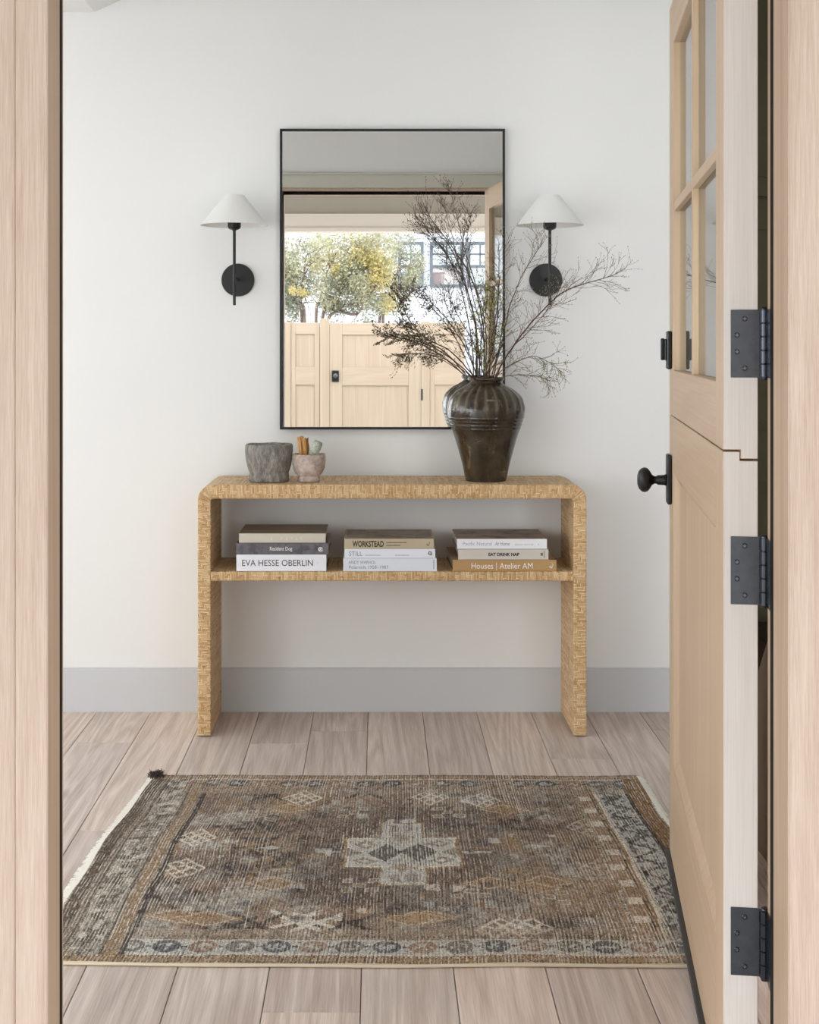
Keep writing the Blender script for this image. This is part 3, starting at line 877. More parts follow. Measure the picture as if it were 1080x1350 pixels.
branch([(650, 512), (656, 490), (674, 460), (696, 438), (716, 416), (731, 396), (744, 366)], (4.60, 4.66), .002, .0008,
       'thin grey branch between the thick right branch and the sconce rod', 16, (0.05, 0.13), .2, .5, mat='bark2', start=.4, seed=25)
branch([(644, 512), (645, 490), (650, 440), (656, 400), (659, 365)], (4.53, 4.50), .0026, .001,
       'upright branch with pale buds in front of the reflected door glass', 14, (0.05, 0.12), .3, .3, start=.4, seed=26, budn=5)
branch([(639, 512), (636, 488), (622, 448), (606, 420), (596, 400), (592, 382)], (4.55, 4.58), .0022, .0009,
       'bare branch crossing the gate\'s right panel toward the white windows', 14, (0.05, 0.11), .25, .4, mat='bark', tmat='twig_d', start=.4, seed=27)

# ------------------------------------------------------------------ stone bowls, sticks, herb bundle
def stone_mat(name, lo, mid, hi, sc, stretch=1.0, bump=0.6):
    g = N(name); co = g.mapping(g.coord(), scale=(1, 1, stretch))
    a = g.noise(co, sc, 8, 0.68); v = g.noise(co, sc * 3.2, 4, 0.7)
    f = g.math('ADD', g.math('MULTIPLY', a, .6), g.math('MULTIPLY', v, .4))
    g.l(g.ramp(f, [(0.34, lo), (0.5, mid), (0.66, hi)]), g.p.inputs['Base Color'])
    g.p.inputs['Roughness'].default_value = 0.85; g.p.inputs['Specular IOR Level'].default_value = 0.2
    g.bump(f, bump, 0.004); return g.m
def bowl(name, x, d, prof, mat, label, irr, seed, segs=64):
    b = B()
    def rf(r, h, a):
        if r < 1e-4: return r
        q = Vector((math.cos(a) * 2, math.sin(a) * 2, h * 22 + seed))
        return r * (1 + irr * mnoise.noise(q) + irr * .5 * mnoise.noise(q * 2.7))
    lathe(b, prof, segs, (0, 0), rfun=rf, close=False)
    bmesh.ops.remove_doubles(b, verts=b.verts, dist=1e-6)
    for v in b.verts:
        if v.co.z > prof[-1][1] and v.co.z > 0.04:
            v.co.z += irr * 0.09 * mnoise.noise(Vector((v.co.x * 22, v.co.y * 22, seed)))
    o = obj(name, b, mat, smooth=True, loc=(x, d, CZT + .0012))
    return tag(o, label, 'bowl')
sB = 4.555; kB = F / sB
bx_ = (354.6 - PX) / kB
bowl('stone_mortar', bx_, sB, [(0, 0), (.064, 0), (.0675, .003), (.0675, .020), (.066, .026), (.0665, .031), (.069, .036), (.074, .055), (.0785, .08), (.0800, .10), (.0798, .118), (.077, .124), (.070, .1245), (.066, .120), (.064, .105), (.058, .075), (.045, .05), (.025, .04), (0, .038)],
     stone_mat('rough_grey_stone', srgb(82, 78, 72), srgb(132, 127, 120), srgb(182, 177, 169), 34, .35), 'rough dark grey stone mortar bowl at the console\'s left end', 0.03, 3)
sP = 4.545; kP = F / sP
px_ = (407.2 - PX) / kP
bowl('marble_mortar', px_, sP, [(0, 0), (.035, 0), (.037, .003), (.0365, .012), (.034, .016), (.036, .020), (.045, .028), (.0535, .045), (.0562, .065), (.0562, .082), (.0552, .0905), (.0525, .0925), (.0488, .0915), (.0475, .086), (.047, .07), (.042, .05), (.028, .034), (0, .03)],
     stone_mat('pink_grey_marble', srgb(150, 132, 122), srgb(190, 172, 162), srgb(222, 210, 202), 30, 1, .4), 'small pinkish marble mortar cup holding sticks beside the grey bowl', 0.02, 9)
M['stick'] = wood('split_holy_wood', srgb(226, 176, 112), srgb(168, 112, 62), 'z', 0.65, ring=3, streak=.6, fine=300)
stick_labels = ['leftmost split wood stick standing in the marble cup', 'second split wood stick from the left in the marble cup', 'third wood stick, just left of the darkest, in the marble cup', 'darker short wood stick nearest the herb bundle']
for i, (pxs, top, lean, dy) in enumerate(((393.5, 576.5, -.006, .0), (398.2, 576, -.003, .006), (401.5, 579, -.001, -.004), (404.2, 577.5, .003, .004))):
    x0 = (pxs - PX) / kP + .008 - lean; xt = (pxs - PX) / kP
    zt = CH - (top - PY) / kP; zb = CZT + .040
    b = B(); w = .0052 if i != 2 else .004; t = .005
    rr = random.Random(40 + i)
    n = 9; rings = []
    for k in range(n):
        f = k / (n - 1); c = Vector((x0 + (xt - x0) * f + rr.gauss(0, .0004), sP + dy + .012 * (f - .5), zb + (zt - zb) * f))
        a = .3 * i + .15 * f
        rings.append([b.verts.new(c + Vector((math.cos(a + q) * w * rr.uniform(.85, 1.15) * 1.25, math.sin(a + q) * t, (0.003 * math.sin(q * 2 + i) if k == n - 1 else 0)))) for q in (0.6, 2.4, 3.7, 5.5)])
    for u_, v_ in zip(rings, rings[1:]):
        for q in range(4): b.faces.new((u_[q], u_[(q + 1) % 4], v_[(q + 1) % 4], v_[q]))
    b.faces.new(rings[0][::-1]); b.faces.new(rings[-1])
    o = obj('wood_stick', b, M['stick'] if i != 3 else wood('dark_holy_wood', srgb(176, 124, 74), srgb(112, 72, 40), 'z', .65, ring=3, fine=300), offset=(x0, sP + dy, zb), loc=(x0, sP + dy, zb))
    tag(o, stick_labels[i], 'stick', 'wood sticks in the marble cup')
# herb bundle: leaf rolls bound with string
p0 = Vector(((405 - PX) / kP, sP - .005, CZT + .045)); p1 = Vector(((420.5 - PX) / kP, sP - .012, CH - (582 - PY) / kP))
ax = (p1 - p0).normalized(); ux = ax.orthogonal().normalized(); uy = ax.cross(ux)
hb = empty('herb_bundle', p0, 'tilted pale grey-green dried herb bundle tied with string in the cup', 'herbs')
b = B(); rr = random.Random(5); Lb = (p1 - p0).length
rings = []
for k in range(15):
    f = k / 14; R_ = .0162 * (1 - .10 * (1 - f)) * (1 if f < .97 else .86)
    rings.append([b.verts.new(ax * (Lb * f) + (ux * math.cos(q) + uy * math.sin(q)) * R_ * (1 + .10 * mnoise.noise(Vector((math.cos(q) * 3, math.sin(q) * 3, f * 7))))) for q in [2 * math.pi * j / 24 for j in range(24)]])
for u_, v_ in zip(rings, rings[1:]):
    for q in range(24): b.faces.new((u_[q], u_[(q + 1) % 24], v_[(q + 1) % 24], v_[q]))
b.faces.new(rings[0][::-1]); b.faces.new(rings[-1])
obj('leaf_roll', b, stone_mat('dried_sage', srgb(120, 126, 108), srgb(182, 186, 170), srgb(226, 226, 216), 80, 1, .8), hb, smooth=True)
b = B()
for s_ in (1, -1):
    pts_ = [ax * (Lb * f) + (ux * math.cos(s_ * f * 16) + uy * math.sin(s_ * f * 16)) * .0172 for f in [i / 60 for i in range(18, 59)]]
    tube(b, pts_, .0006, .0006, 5)
obj('string', b, plain('cotton_string', srgb(228, 222, 208), .8), hb)

# ------------------------------------------------------------------ books
SHZ = 0.5425
def picture_mat(name, base, dark, sc, loc=(0, 0, 0), thr=(0.5, 0.6)):
    g = N(name); co = g.mapping(g.coord(), loc=loc)
    f = g.noise(co, sc, 3, .5); f2 = g.noise(g.mapping(co, scale=(1, 2.2, 1)), sc * 2.3, 3, .6)
    c = g.ramp(f, [(0.35, tuple(x * .75 for x in base[:3])), (0.6, base[:3])])
    c = g.mix(g.ramp(f2, [(thr[0], (0, 0, 0)), (thr[1], (1, 1, 1))]), c, dark)
    g.l(c, g.p.inputs['Base Color']); g.p.inputs['Roughness'].default_value = .45; return g.m
paper = plain('book_pages', srgb(222, 216, 204), .8)
def fontmat(c): return plain('ink_%d_%d_%d' % c, srgb(*c), .6)
def text(body, x, z, h, mat, parent, y, xs=1.0, off=0.0, shear=0.0, spacing=1.0, name='spine_lettering', width=None, rot=0.0):
    cu = bpy.data.curves.new(name, 'FONT'); cu.body = body; cu.size = h / 0.70; cu.offset = off; cu.shear = shear; cu.space_character = spacing
    cu.extrude = 0.0001; cu.align_x = 'LEFT'; cu.align_y = 'BOTTOM_BASELINE'; cu.resolution_u = 3
    cu.materials.append(mat)
    o = bpy.data.objects.new(name, cu); COL.objects.link(o); o.parent = parent
    o.location = Vector((x, y, z)) - Vector(parent.location)
    o.rotation_euler = (math.pi / 2, 0, 0) if not rot else (math.pi / 2, -rot, 0)
    o.scale = (xs, 1, 1)
    bpy.context.view_layer.update()
    w = o.dimensions.x
    me = bpy.data.meshes.new_from_object(o.evaluated_get(bpy.context.evaluated_depsgraph_get()))
    q = bpy.data.objects.new(name, me); COL.objects.link(q); q.parent = parent
    q.location = o.location; q.rotation_euler = o.rotation_euler
    q.scale = (xs * width / w if width and w > 1e-6 else xs, 1, 1)
    bpy.data.objects.remove(o); bpy.data.curves.remove(cu)
    q.name = name
    return q
def book(x0, x1, zb, th, yf, depth, cov, spine, label, group, hard=True, skew=0.0):
    root = empty('book', ((x0 + x1) / 2, yf, zb), label, 'book', group)
    b = B(); t = .0028 if hard else .0012
    prism(b, [(yf, zb), (yf + depth, zb), (yf + depth, zb + t), (yf + t, zb + t), (yf + t, zb + th - t), (yf + depth, zb + th - t), (yf + depth, zb + th), (yf, zb + th)], 'x', x0, x1)
    if skew:
        for v in b.verts: v.co.x += skew * (v.co.y - yf)
    obj('cover', b, cov, root, offset=root.location, bevel=.0008, seg=2)
    b = B(); box(b, x0 + .0005, x1 - .0005, yf - .0002, yf + .0004, zb + .0006, zb + th - .0006)
    obj('spine', b, spine, root, offset=root.location)
    i = .004 if hard else .0005
    b = B(); box(b, x0 + i, x1 - i, yf + t, yf + depth - i, zb + t, zb + th - t)
    if skew:
        for v in b.verts: v.co.x += skew * (v.co.y - yf)
    obj('page_block', b, paper, root, offset=root.location)
    return root
def bxp(px, yf): return (px - PX) * yf / F
BY = 4.458
ink, grey, lgrey, wht = fontmat((42, 42, 48)), fontmat((128, 132, 146)), fontmat((170, 172, 182)), fontmat((236, 234, 232))
TY = BY - .00035
# left stack
z = SHZ
GL, GM, GR = 'books in the left stack', 'books in the middle stack', 'books in the right stack'
whitecov = plain('white_cover', srgb(236, 236, 242), .5)
t1 = .0555
k1 = book(bxp(311.5, BY), bxp(430.5, BY), z, t1, BY, .235, plain('charcoal_board', srgb(92, 88, 90), .55), whitecov, 'thick white-spined book with large grey lettering, bottom of the left stack', GL)
text('EVA HESSE OBERLIN', bxp(318.5, BY), z + .0175, .0205, ink, k1, TY, width=.2325)
text('A', bxp(418.5, BY), z + .026, .004, lgrey, k1, TY, name='publisher_logo')
z += t1 + .0003; t2 = .0365
k2 = book(bxp(311.5, BY), bxp(433, BY), z, t2, BY + .0, .242, plain('dark_grey_cover', srgb(84, 79, 84), .4), picture_mat('grey_photo_spine', srgb(110, 104, 110), srgb(78, 74, 82), 12), 'dark grey book with pale lettering, middle of the left stack', GL)
text('Resident Dog', bxp(355.5, BY), z + .0125, .0125, wht, k2, TY, width=.0735, off=.0001)
b = B(); lathe(b, [(0, TY - .0001), (.0076, TY - .0001), (.0076, TY + .0003)], 24, (bxp(422.5, BY), z + .0165), axis='y', close=False)
box(b, bxp(422.5, BY) + .002, bxp(422.5, BY) + .0076, TY - .0001, TY + .0002, z + .0092, z + .0165)
obj('publisher_logo', b, wht, k2, offset=k2.location)
b = B(); lathe(b, [(0.0022, TY - .0003), (.0038, TY - .0003)], 20, (bxp(422.5, BY), z + .0170), axis='y', close=False)
obj('publisher_logo', b, plain('mark_grey', srgb(120, 116, 120), .6), k2, offset=k2.location)
z += t2 + .0003; t3 = .0315
k3 = book(bxp(315, BY + .004), bxp(429.5, BY + .004), z, t3, BY + .004, .222, plain('taupe_cover', srgb(128, 108, 82), .5, var=.06, scale=8), plain('beige_cloth', srgb(206, 198, 184), .7), 'taupe-covered book with plain beige spine, top of the left stack', GL)
b = B()
for i_, pxm in enumerate((358, 371, 378, 385, 391, 397)):
    xx = bxp(pxm, BY); box(b, xx - .0012, xx + .0012, TY + .0036, TY + .0039, z + .011, z + .020)
    if i_ in (0, 2, 4): box(b, xx - .003, xx + .003, TY + .0036, TY + .0039, z + .0095, z + .0115)
obj('embossed_lettering', b, fontmat((224, 219, 208)), k3, offset=k3.location)['kind'] = 'stuff'
# middle stack
z = SHZ; m1 = .0425
k4 = book(bxp(452.5, BY), bxp(576, BY), z, m1, BY, .23, plain('pale_board', srgb(214, 216, 222), .5), plain('cool_white_cover', srgb(226, 230, 240), .5), 'cool white book with two lines of grey lettering, bottom of the middle stack', GM)
text('ANDY WARHOL', bxp(459.8, BY), z + .0245, .0105, grey, k4, TY, width=.0895)
text('Polaroids 1958–1987', bxp(459.8, BY), z + .0085, .0105, grey, k4, TY, width=.129)
b = B(); 
for q in range(9): box(b, bxp(571.3, BY), bxp(572.6, BY), TY - .0001, TY + .0002, z + .007 + q * .0035, z + .0094 + q * .0035)
obj('publisher_logo', b, grey, k4, offset=k4.location)
z += m1 + .0003; m2 = .031
k5 = book(bxp(454, BY), bxp(574, BY), z, m2, BY + .001, .225, plain('still_board', srgb(170, 170, 176), .5), plain('still_spine', srgb(232, 234, 242), .5), 'slim white book with short grey title, middle of the middle stack', GM)
text('STILL', bxp(460, BY), z + .008, .0145, grey, k5, TY + .001, width=.0435)
b = B()
for xa_, xb_ in ((482, 501), (521, 539.5)):
    q = bxp(xa_, BY)
    while q < bxp(xb_, BY): box(b, q, q + .0022, TY + .0008, TY + .0011, z + .0085, z + .0112); q += .0031
obj('small_lettering', b, lgrey, k5, offset=k5.location)['kind'] = 'stuff'
b = B(); lathe(b, [(0, TY + .0009), (.0066, TY + .0009), (.0066, TY + .0012)], 24, (bxp(567, BY), z + .0165), axis='y', close=False)
box(b, bxp(567, BY) + .001, bxp(567, BY) + .0066, TY + .0009, TY + .0012, z + .0100, z + .0165)
obj('publisher_logo', b, fontmat((112, 114, 138)), k5, offset=k5.location)
b = B(); lathe(b, [(.0016, TY + .0006), (.0032, TY + .0006)], 20, (bxp(567, BY), z + .0167), axis='y', close=False)
obj('publisher_logo', b, wht, k5, offset=k5.location)
z += m2 + .0003; m3 = .0325
tan = plain('tan_cloth', srgb(190, 174, 148), .6)
k6 = book(bxp(454, BY), bxp(572.5, BY), z, m3, BY + .002, .228, tan, tan, 'tan book with bold black lettering and photo cover, top of the middle stack', GM)
text('WORKSTEAD', bxp(465, BY), z + .0065, .0185, fontmat((24, 22, 20)), k6, TY + .002, width=.1030, off=.0007)
b = B()
for xa_, xb_, zz in ((509.5, 536, .0185), (509.5, 528, .0090)):
    q = bxp(xa_, BY)
    while q < bxp(xb_, BY): box(b, q, q + .0021, TY + .0018, TY + .0021, z + zz, z + zz + .0030); q += .0029
obj('small_lettering', b, fontmat((78, 66, 50)), k6, offset=k6.location)['kind'] = 'stuff'
def squiggle(parent, x, z_, y, mat, s=1.0):
    b = B()
    P = [(-.005, 0), (-.006, .003), (-.003, .005), (-.001, .002), (-.003, -.001), (0.0, -.001), (.002, .004), (.004, .008), (.002, .011), (.0, .010)]
    pts_ = spline([(x + a * s, y, z_ + c * s) for a, c in P], 4)
    tube(b, pts_, .0007 * s, .0007 * s, 5)
    obj('publisher_logo', b, mat, parent, offset=parent.location)
squiggle(k6, bxp(565, BY), z + .0105, TY + .002, fontmat((84, 70, 52)))
b = B(); box(b, bxp(455, BY) + .004, bxp(571.5, BY) - .004, BY + .008, BY + .224, z + m3 - .0001, z + m3 + .0002)
obj('cover_picture', b, picture_mat('room_photo', srgb(156, 142, 120), srgb(84, 74, 68), 9, (0, 0, 1.3), (.55, .62)), k6, offset=k6.location)
# right stack
z = SHZ; r1_ = .0375
camel = plain('camel_cover', srgb(182, 144, 96), .5)
k7 = book(bxp(597, BY), bxp(734, BY), z, r1_, BY + .001, .285, plain('camel_board', srgb(150, 112, 70), .5, var=.1, scale=10), camel, 'wide camel-coloured book with white lettering, bottom of the right stack', GR, skew=-.02)
text('Houses | Atelier AM', bxp(621, BY), z + .0085, .0190, wht, k7, TY + .001, width=.2010)
squiggle(k7, bxp(727.5, BY), z + .012, TY + .001, wht, 1.15)
z += r1_ + .0003; r2_ = .0345
k8 = book(bxp(604, BY), bxp(723.5, BY), z, r2_, BY + .002, .225, plain('dark_board', srgb(96, 84, 76), .5), plain('light_stone_cover', srgb(208, 200, 190), .5), 'pale stone-grey book with small bold black title, middle of the right stack', GR)
text('EAT DRINK NAP', bxp(644, BY), z + .0125, .0098, ink, k8, TY + .002, width=.1015, off=.0006)
b = B(); box(b, bxp(717.5, BY), bxp(718.3, BY), TY + .0018, TY + .0021, z + .006, z + .029)
box(b, bxp(713, BY), bxp(716, BY), TY + .0018, TY + .0021, z + .013, z + .0225)
obj('publisher_logo', b, fontmat((118, 112, 108)), k8, offset=k8.location)
z += r2_ + .0003; r3_ = .034
k9 = book(bxp(602.5, BY), bxp(721.5, BY), z, r3_, BY + .0025, .232, plain('brown_board', srgb(118, 98, 80), .45), plain('bright_white_spine', srgb(236, 236, 240), .5), 'white-spined book with brown photo cover, top of the right stack', GR, skew=-.012)
text('Pacific Natural', bxp(610, BY), z + .0115, .0125, lgrey, k9, TY + .0025, width=.0945)
text('At Home', bxp(652.5, BY), z + .0115, .0125, grey, k9, TY + .0025, width=.0490, shear=.3)
text('JENNI KAYNE', bxp(679, BY), z + .0125, .0042, lgrey, k9, TY + .0025, width=.062)
text('R', bxp(709.5, BY), z + .0120, .006, lgrey, k9, TY + .0025, name='publisher_logo')
b = B(); box(b, bxp(602.5, BY) + .003, bxp(721.5, BY) - .003, BY + .006, BY + .232, z + r3_ - .0001, z + r3_ + .0002)
for v in b.verts: v.co.x += -.012 * (v.co.y - BY)
obj('cover_picture', b, picture_mat('brown_photo', srgb(146, 122, 100), srgb(66, 50, 38), 6, (0.4, .2, 0), (.54, .64)), k9, offset=k9.location)

# ------------------------------------------------------------------ rug
def make_rug():
    W, H, st_ = 1.50, 1.225, 0.0025
    nx, ny = int(W / st_), int(H / st_)
    rng = np.random.default_rng(5)
    def vn(fx, fy, sx=nx, sy=ny):
        gx, gy = int(W * fx) + 3, int(H * fy) + 3
        g = rng.random((gy, gx)); xs = np.linspace(0, gx - 2.001, sx); ys = np.linspace(0, gy - 2.001, sy)
        x0 = xs.astype(int); y0 = ys.astype(int); fx_ = xs - x0; fy_ = ys - y0
        fx_ = fx_ * fx_ * (3 - 2 * fx_); fy_ = fy_ * fy_ * (3 - 2 * fy_)
        a = g[np.ix_(y0, x0)]; b_ = g[np.ix_(y0, x0 + 1)]; c_ = g[np.ix_(y0 + 1, x0)]; d_ = g[np.ix_(y0 + 1, x0 + 1)]
        return (a * (1 - fx_) + b_ * fx_) * (1 - fy_[:, None]) + (c_ * (1 - fx_) + d_ * fx_) * fy_[:, None]
    X, Y = np.meshgrid((np.arange(nx) + .5) * st_, (np.arange(ny) + .5) * st_)      # Y from the front edge
    s3 = lambda *c: np.array(srgb(*c)[:3])
    BR, DK, OC, CR, GY, TN, RU, NV = s3(118, 99, 83), s3(58, 48, 44), s3(152, 118, 76), s3(204, 194, 178), s3(170, 168, 160), s3(152, 132, 110), s3(138, 104, 78), s3(62, 66, 76)
    C = np.empty((ny, nx, 3)); C[:] = BR
    def put(mask, col, a=1.0):
        a = np.clip(mask * a, 0, 1)[..., None]
        C[:] = C * (1 - a) + col * a
    sm = lambda v, a, b_: np.clip((v - a) / (b_ - a), 0, 1)
    # field: patchy abrash
    spk = lambda: .35 + .65 * sm(vn(75, 60), .35, .6)
    put(sm(vn(9, 10), .5, .65) * spk(), TN, .7); put(sm(vn(11, 12), .58, .72) * spk(), OC, .6); put(sm(vn(10, 12), .52, .66) * spk(), DK, .8); put(sm(vn(12, 10), .6, .74) * spk(), GY, .55); put(sm(vn(13, 14), .62, .75) * spk(), RU, .5)
    for q_ in np.arange(.06, 1.5, .095):                  # small woven repeats over the whole field
        u_ = np.abs(((X - q_ + .0475) % .095) - .0475) / .030 + np.abs((Y % .11) - .055) / .034
    put(((u_ > .75) & (u_ < 1.0)) * sm(vn(8, 8), .42, .6), TN, .5); put((u_ < .4) * sm(vn(8, 8), .45, .6), DK, .5)
    x2, y2 = X - .775, Y - .615      # about the medallion
    wx = (vn(30, 30) - .5) * .012; wy = (vn(30, 30) - .5) * .012
    xx, yy = x2 + wx, y2 + wy
    box_ = lambda cx, cy, w, h: ((np.abs(xx - cx) < w) & (np.abs(yy - cy) < h)).astype(float)
    dia = lambda cx, cy, w, h: ((np.abs(xx - cx) / w + np.abs(yy - cy) / h) < 1).astype(float)
    ring = lambda f, cx, cy, w, h, t: np.clip(f(cx, cy, w, h) - f(cx, cy, w - t, h - t), 0, 1)
    # darker ground round the medallion, its stepped cross, the diamonds inside
    put(box_(0, 0, .27, .33), s3(92, 78, 70), .55)
    put(np.maximum(box_(0, 0, .150, .105), box_(0, 0, .062, .215)), OC, .75)
    put(np.maximum(box_(0, 0, .142, .097), box_(0, 0, .054, .207)), GY, .95)
    put(np.maximum(ring(box_, 0, 0, .142, .097, .006), 0), CR, .6)
    for sx in (-1, 1):
        put(dia(sx * .042, 0, .046, .062), DK, .8); put(dia(sx * .135, 0, .035, .030), BR, .8)
        for sy in (-1, 1):
            put(dia(sx * .095, sy * .055, .034, .025), BR, .75); put(dia(sx * .095, sy * .055, .014, .012), CR, .6)
            put(box_(sx * .02, sy * .165, .012, .022), BR, .6); put(dia(0, sy * .10, .04, .03), TN, .6)
    put(box_(.19, 0, .04, .008), GY, .8); put(box_(-.19, 0, .03, .006), GY, .6)
    # scattered motifs
    def lattice(cx, cy, s, col, a=.75):
        u_, v_ = (xx - cx) / s, (yy - cy) / (s * 1.15)
        m = (np.abs(u_) + np.abs(v_) < 1); l1 = np.abs(((u_ + v_) * 1.6) % 1 - .5) < .17; l2 = np.abs(((u_ - v_) * 1.6) % 1 - .5) < .17
        put((m & (l1 | l2)).astype(float), col, a)
    def xmark(cx, cy, s, col, a=.8):
        u_, v_ = np.abs(xx - cx) / s, np.abs(yy - cy) / (s * .9)
        put(((np.abs(u_ - v_) < .2) & (u_ < 1)).astype(float), col, a); put((np.abs(v_) < .12) * (u_ < .5), col, a * .7)
    def cluster(cx, cy, s, c1, c2):
        for i in (-1, 0, 1):
            for j in (-1, 0, 1):
                if (i + j) % 2 == 0:
                    put(ring(box_, cx + i * s, cy + j * s * .9, s * .5, s * .42, .005), c1, .75); put(box_(cx + i * s, cy + j * s * .9, s * .3, s * .22), c2, .7)
    def fish(cx, cy, s, d, col):
        put(dia(cx, cy, s, s * .5), col, .85); put(box_(cx + d * s, cy, s * .6, s * .12), col, .85); put(ring(dia, cx, cy, s * 2.1, s * 1.5, .008), OC, .7)
    P2 = lambda px, py: ((px - PX) * (CH * F / (py - PY)) / F + .725 - .775, CH * F / (py - PY) - 2.806 - .615)
    for px, py, s in ((385, 1220, .06), (415, 1222, .055)): xmark(*P2(px, py), s, CR)
    for px, py in ((300, 1226), (335, 1224), (460, 1222), (340, 1052), (470, 1048)): xmark(*P2(px, py), .055, DK, .85)
    for px, py in ((660, 1232), (690, 1228), (772, 1094), (790, 1150), (385, 1056), (630, 1060), (232, 1150), (250, 1110), (560, 1055)): lattice(*P2(px, py), .06, CR)
    for px, py in ((320, 1172), (470, 1172), (618, 1180), (720, 1188), (330, 1080), (455, 1075), (585, 1075), (700, 1075)): cluster(*P2(px, py), .030, GY, OC)
    for px, py in ((355, 1170), (560, 1215), (715, 1168), (700, 1176), (230, 1215), (268, 1216), (545, 1216), (365, 1070), (660, 1072), (800, 1175), (640, 1170)): put(dia(*P2(px, py), .085, .045), OC, .7); put(ring(dia, *P2(px, py), .07, .04, .008), CR, .4)
    fish(*P2(350, 1122), .03, -1, GY); fish(*P2(700, 1121), .03, 1, GY)
    for k in range(110):
        cx, cy = rng.uniform(-.5, .5), rng.uniform(-.4, .42)
        if abs(cx) < .17 and abs(cy) < .22: continue
        col = [DK, OC, GY, RU, CR, NV][k % 6]
        put(dia(cx, cy, rng.uniform(.012, .03), rng.uniform(.01, .025)) if k % 2 else box_(cx, cy, rng.uniform(.008, .02), rng.uniform(.006, .02)), col, .6)
    # ---- borders
    xl = X + (vn(8, 8) - .5) * .012; yf = Y + (vn(8, 8) - .5) * .006
    xr = W - xl; yb = H - yf
    def band(d, a, b_, col, al=1.0, lim=None):
        m = ((d >= a) & (d < b_)).astype(float)
        put(m if lim is None else m * lim, col, al)
    # left end: wide worn stripes
    inY = ((yf > .02) & (yb > .02)).astype(float)
    band(xl, 0, .19, s3(128, 112, 96), .85)
    for a, b_, col, al in ((0, .03, s3(88, 72, 56), .8), (.03, .036, DK, .7), (.052, .058, DK, .55), (.058, .135, s3(150, 142, 128), .55), (.09, .098, DK, .5), (.135, .142, DK, .5), (.145, .175, OC, .5), (.178, .194, DK, .85)):
        band(xl, a, b_, col, al)
    put(((xl > .06) & (xl < .13)) * (vn(60, 60) > .6), DK, .6); put(((xl > .06) & (xl < .13)) * (vn(50, 50) > .68), CR, .5)
    # right end
    lim = ((yf > .0)).astype(float)
    band(xr, 0, .30, s3(126, 102, 78), .5)
    for a, b_, col, al in ((0, .055, s3(128, 92, 50), .95), (.055, .066, DK, .9), (.066, .150, GY, .92), (.150, .158, CR, .8), (.158, .168, OC, .7), (.168, .172, DK, .7), (.172, .215, s3(150, 120, 90), .9), (.215, .222, DK, .6), (.225, .232, OC, .7)):
        band(xr, a, b_, col, al)
    sq = (((Y / .10) % 1 < .38) & (xr > .176) & (xr < .210)).astype(float); put(sq, CR, .75)
    sg = (np.abs(((xr - .108) + .024 * np.sin(Y * 62)) ) < .008).astype(float); put(sg, DK, .8)
    put(((xr > .074) & (xr < .145)) * (np.abs(np.sin(Y * 62 + 1.2) * np.sin(xr * 150)) > .8), NV, .8)
    put(((xr > .07) & (xr < .148)) * (vn(70, 70) > .68), DK, .7)
    put((((Y / .008) % 1 < .5) & (xr > .215) & (xr < .222)).astype(float), CR, .6)
    # front and back bands
    for d, inv in ((yf, 0), (yb, 1)):
        lm = ((xl > .19) & (xr > .056)).astype(float) if not inv else ((xl > .12) & (xr > .055)).astype(float)
        band(d, .118, .165, TN, .55, lm); band(d, .112, .116, OC, .8, lm)
        band(d, .043, .112, GY if not inv else TN, .9 if not inv else .6, lm)
        band(d, .036, .043, CR, .7, lm); band(d, .008, .036, OC, .75); band(d, .026, .033, DK, .5); band(d, 0, .008, BR, .8)
        put((((X / .009) % 1 < .5) & (d > .027) & (d < .032)) * 1.0, CR, .6)
        put((((X / .012) % 1 < .5) & (d > .122) & (d < .132)) * lm, DK, .5)
        ph = (X / .078) % 1 - .5; idx = (X / .078).astype(int)
        ov = ((ph / .40) ** 2 + ((d - .078) / .029) ** 2 < 1) * lm
        put(ov * (idx % 3 == 0), NV, .85); put(ov * (idx % 3 == 1), RU, .85); put(ov * (idx % 3 == 2), s3(96, 84, 74), .8)
        ov2 = ((ph / .26) ** 2 + ((d - .078) / .016) ** 2 < 1) * lm; put(ov2 * (vn(120, 120) > .5), GY, .8)
        put((np.abs(ph) > .42) * (np.abs(d - .078) < .004) * lm, DK, .8)
    # ---- wear: pale warp threads running front to back, dark pile between, coarse knots
    L_ = C.mean(-1, keepdims=True); C[:] = L_ + (C - L_) * .78
    C[:] = C * 1.24 + .010
    wob = (vn(6, 5) - .5) * .014
    tone = 1.25 * np.sin((X + wob) * 2 * np.pi / .0078) + .5 * np.sin((X + wob * 1.3) * 2 * np.pi / .0131 + 2.1) + (rng.random(nx)[None, :] - .5) * 1.0
    br = sm(vn(110, 60), .22, .52)                       # threads break up into dashes
    wr = .35 + .65 * sm(vn(7, 5), .2, .7)                # worn areas
    put(sm(tone, .1, 1.1) * br * wr, s3(216, 208, 196), .74)
    br2 = sm(vn(120, 70), .26, .56)
    put(sm(-tone, .15, 1.1) * br2 * (.4 + .6 * sm(vn(8, 6), .3, .7)), s3(44, 38, 36), .62)
    run = rng.random(nx) > .975
    put(run[None, :] * sm(vn(5, 3), .5, .7), s3(218, 208, 190), .6)
    g_ = rng.random((ny, nx)); g2 = np.repeat(rng.random((ny // 2 + 1, nx)), 2, 0)[:ny]
    C *= (.52 + .96 * (.5 * g_ + .5 * g2))[..., None]
    put((g2 > .95) * 1.0, s3(206, 196, 180), .35); put((g2 < .06) * 1.0, s3(48, 40, 36), .4)
    # ---- mesh
    gx = (np.arange(nx + 1)) * st_; gy = (np.arange(ny + 1)) * st_
    GX, GYY = np.meshgrid(gx, gy)
    U, V = GX / (nx * st_), GYY / (ny * st_)
    hb_ = np.sin(U * 9 + 1.0) * .003 + np.sin(U * 21) * .0015
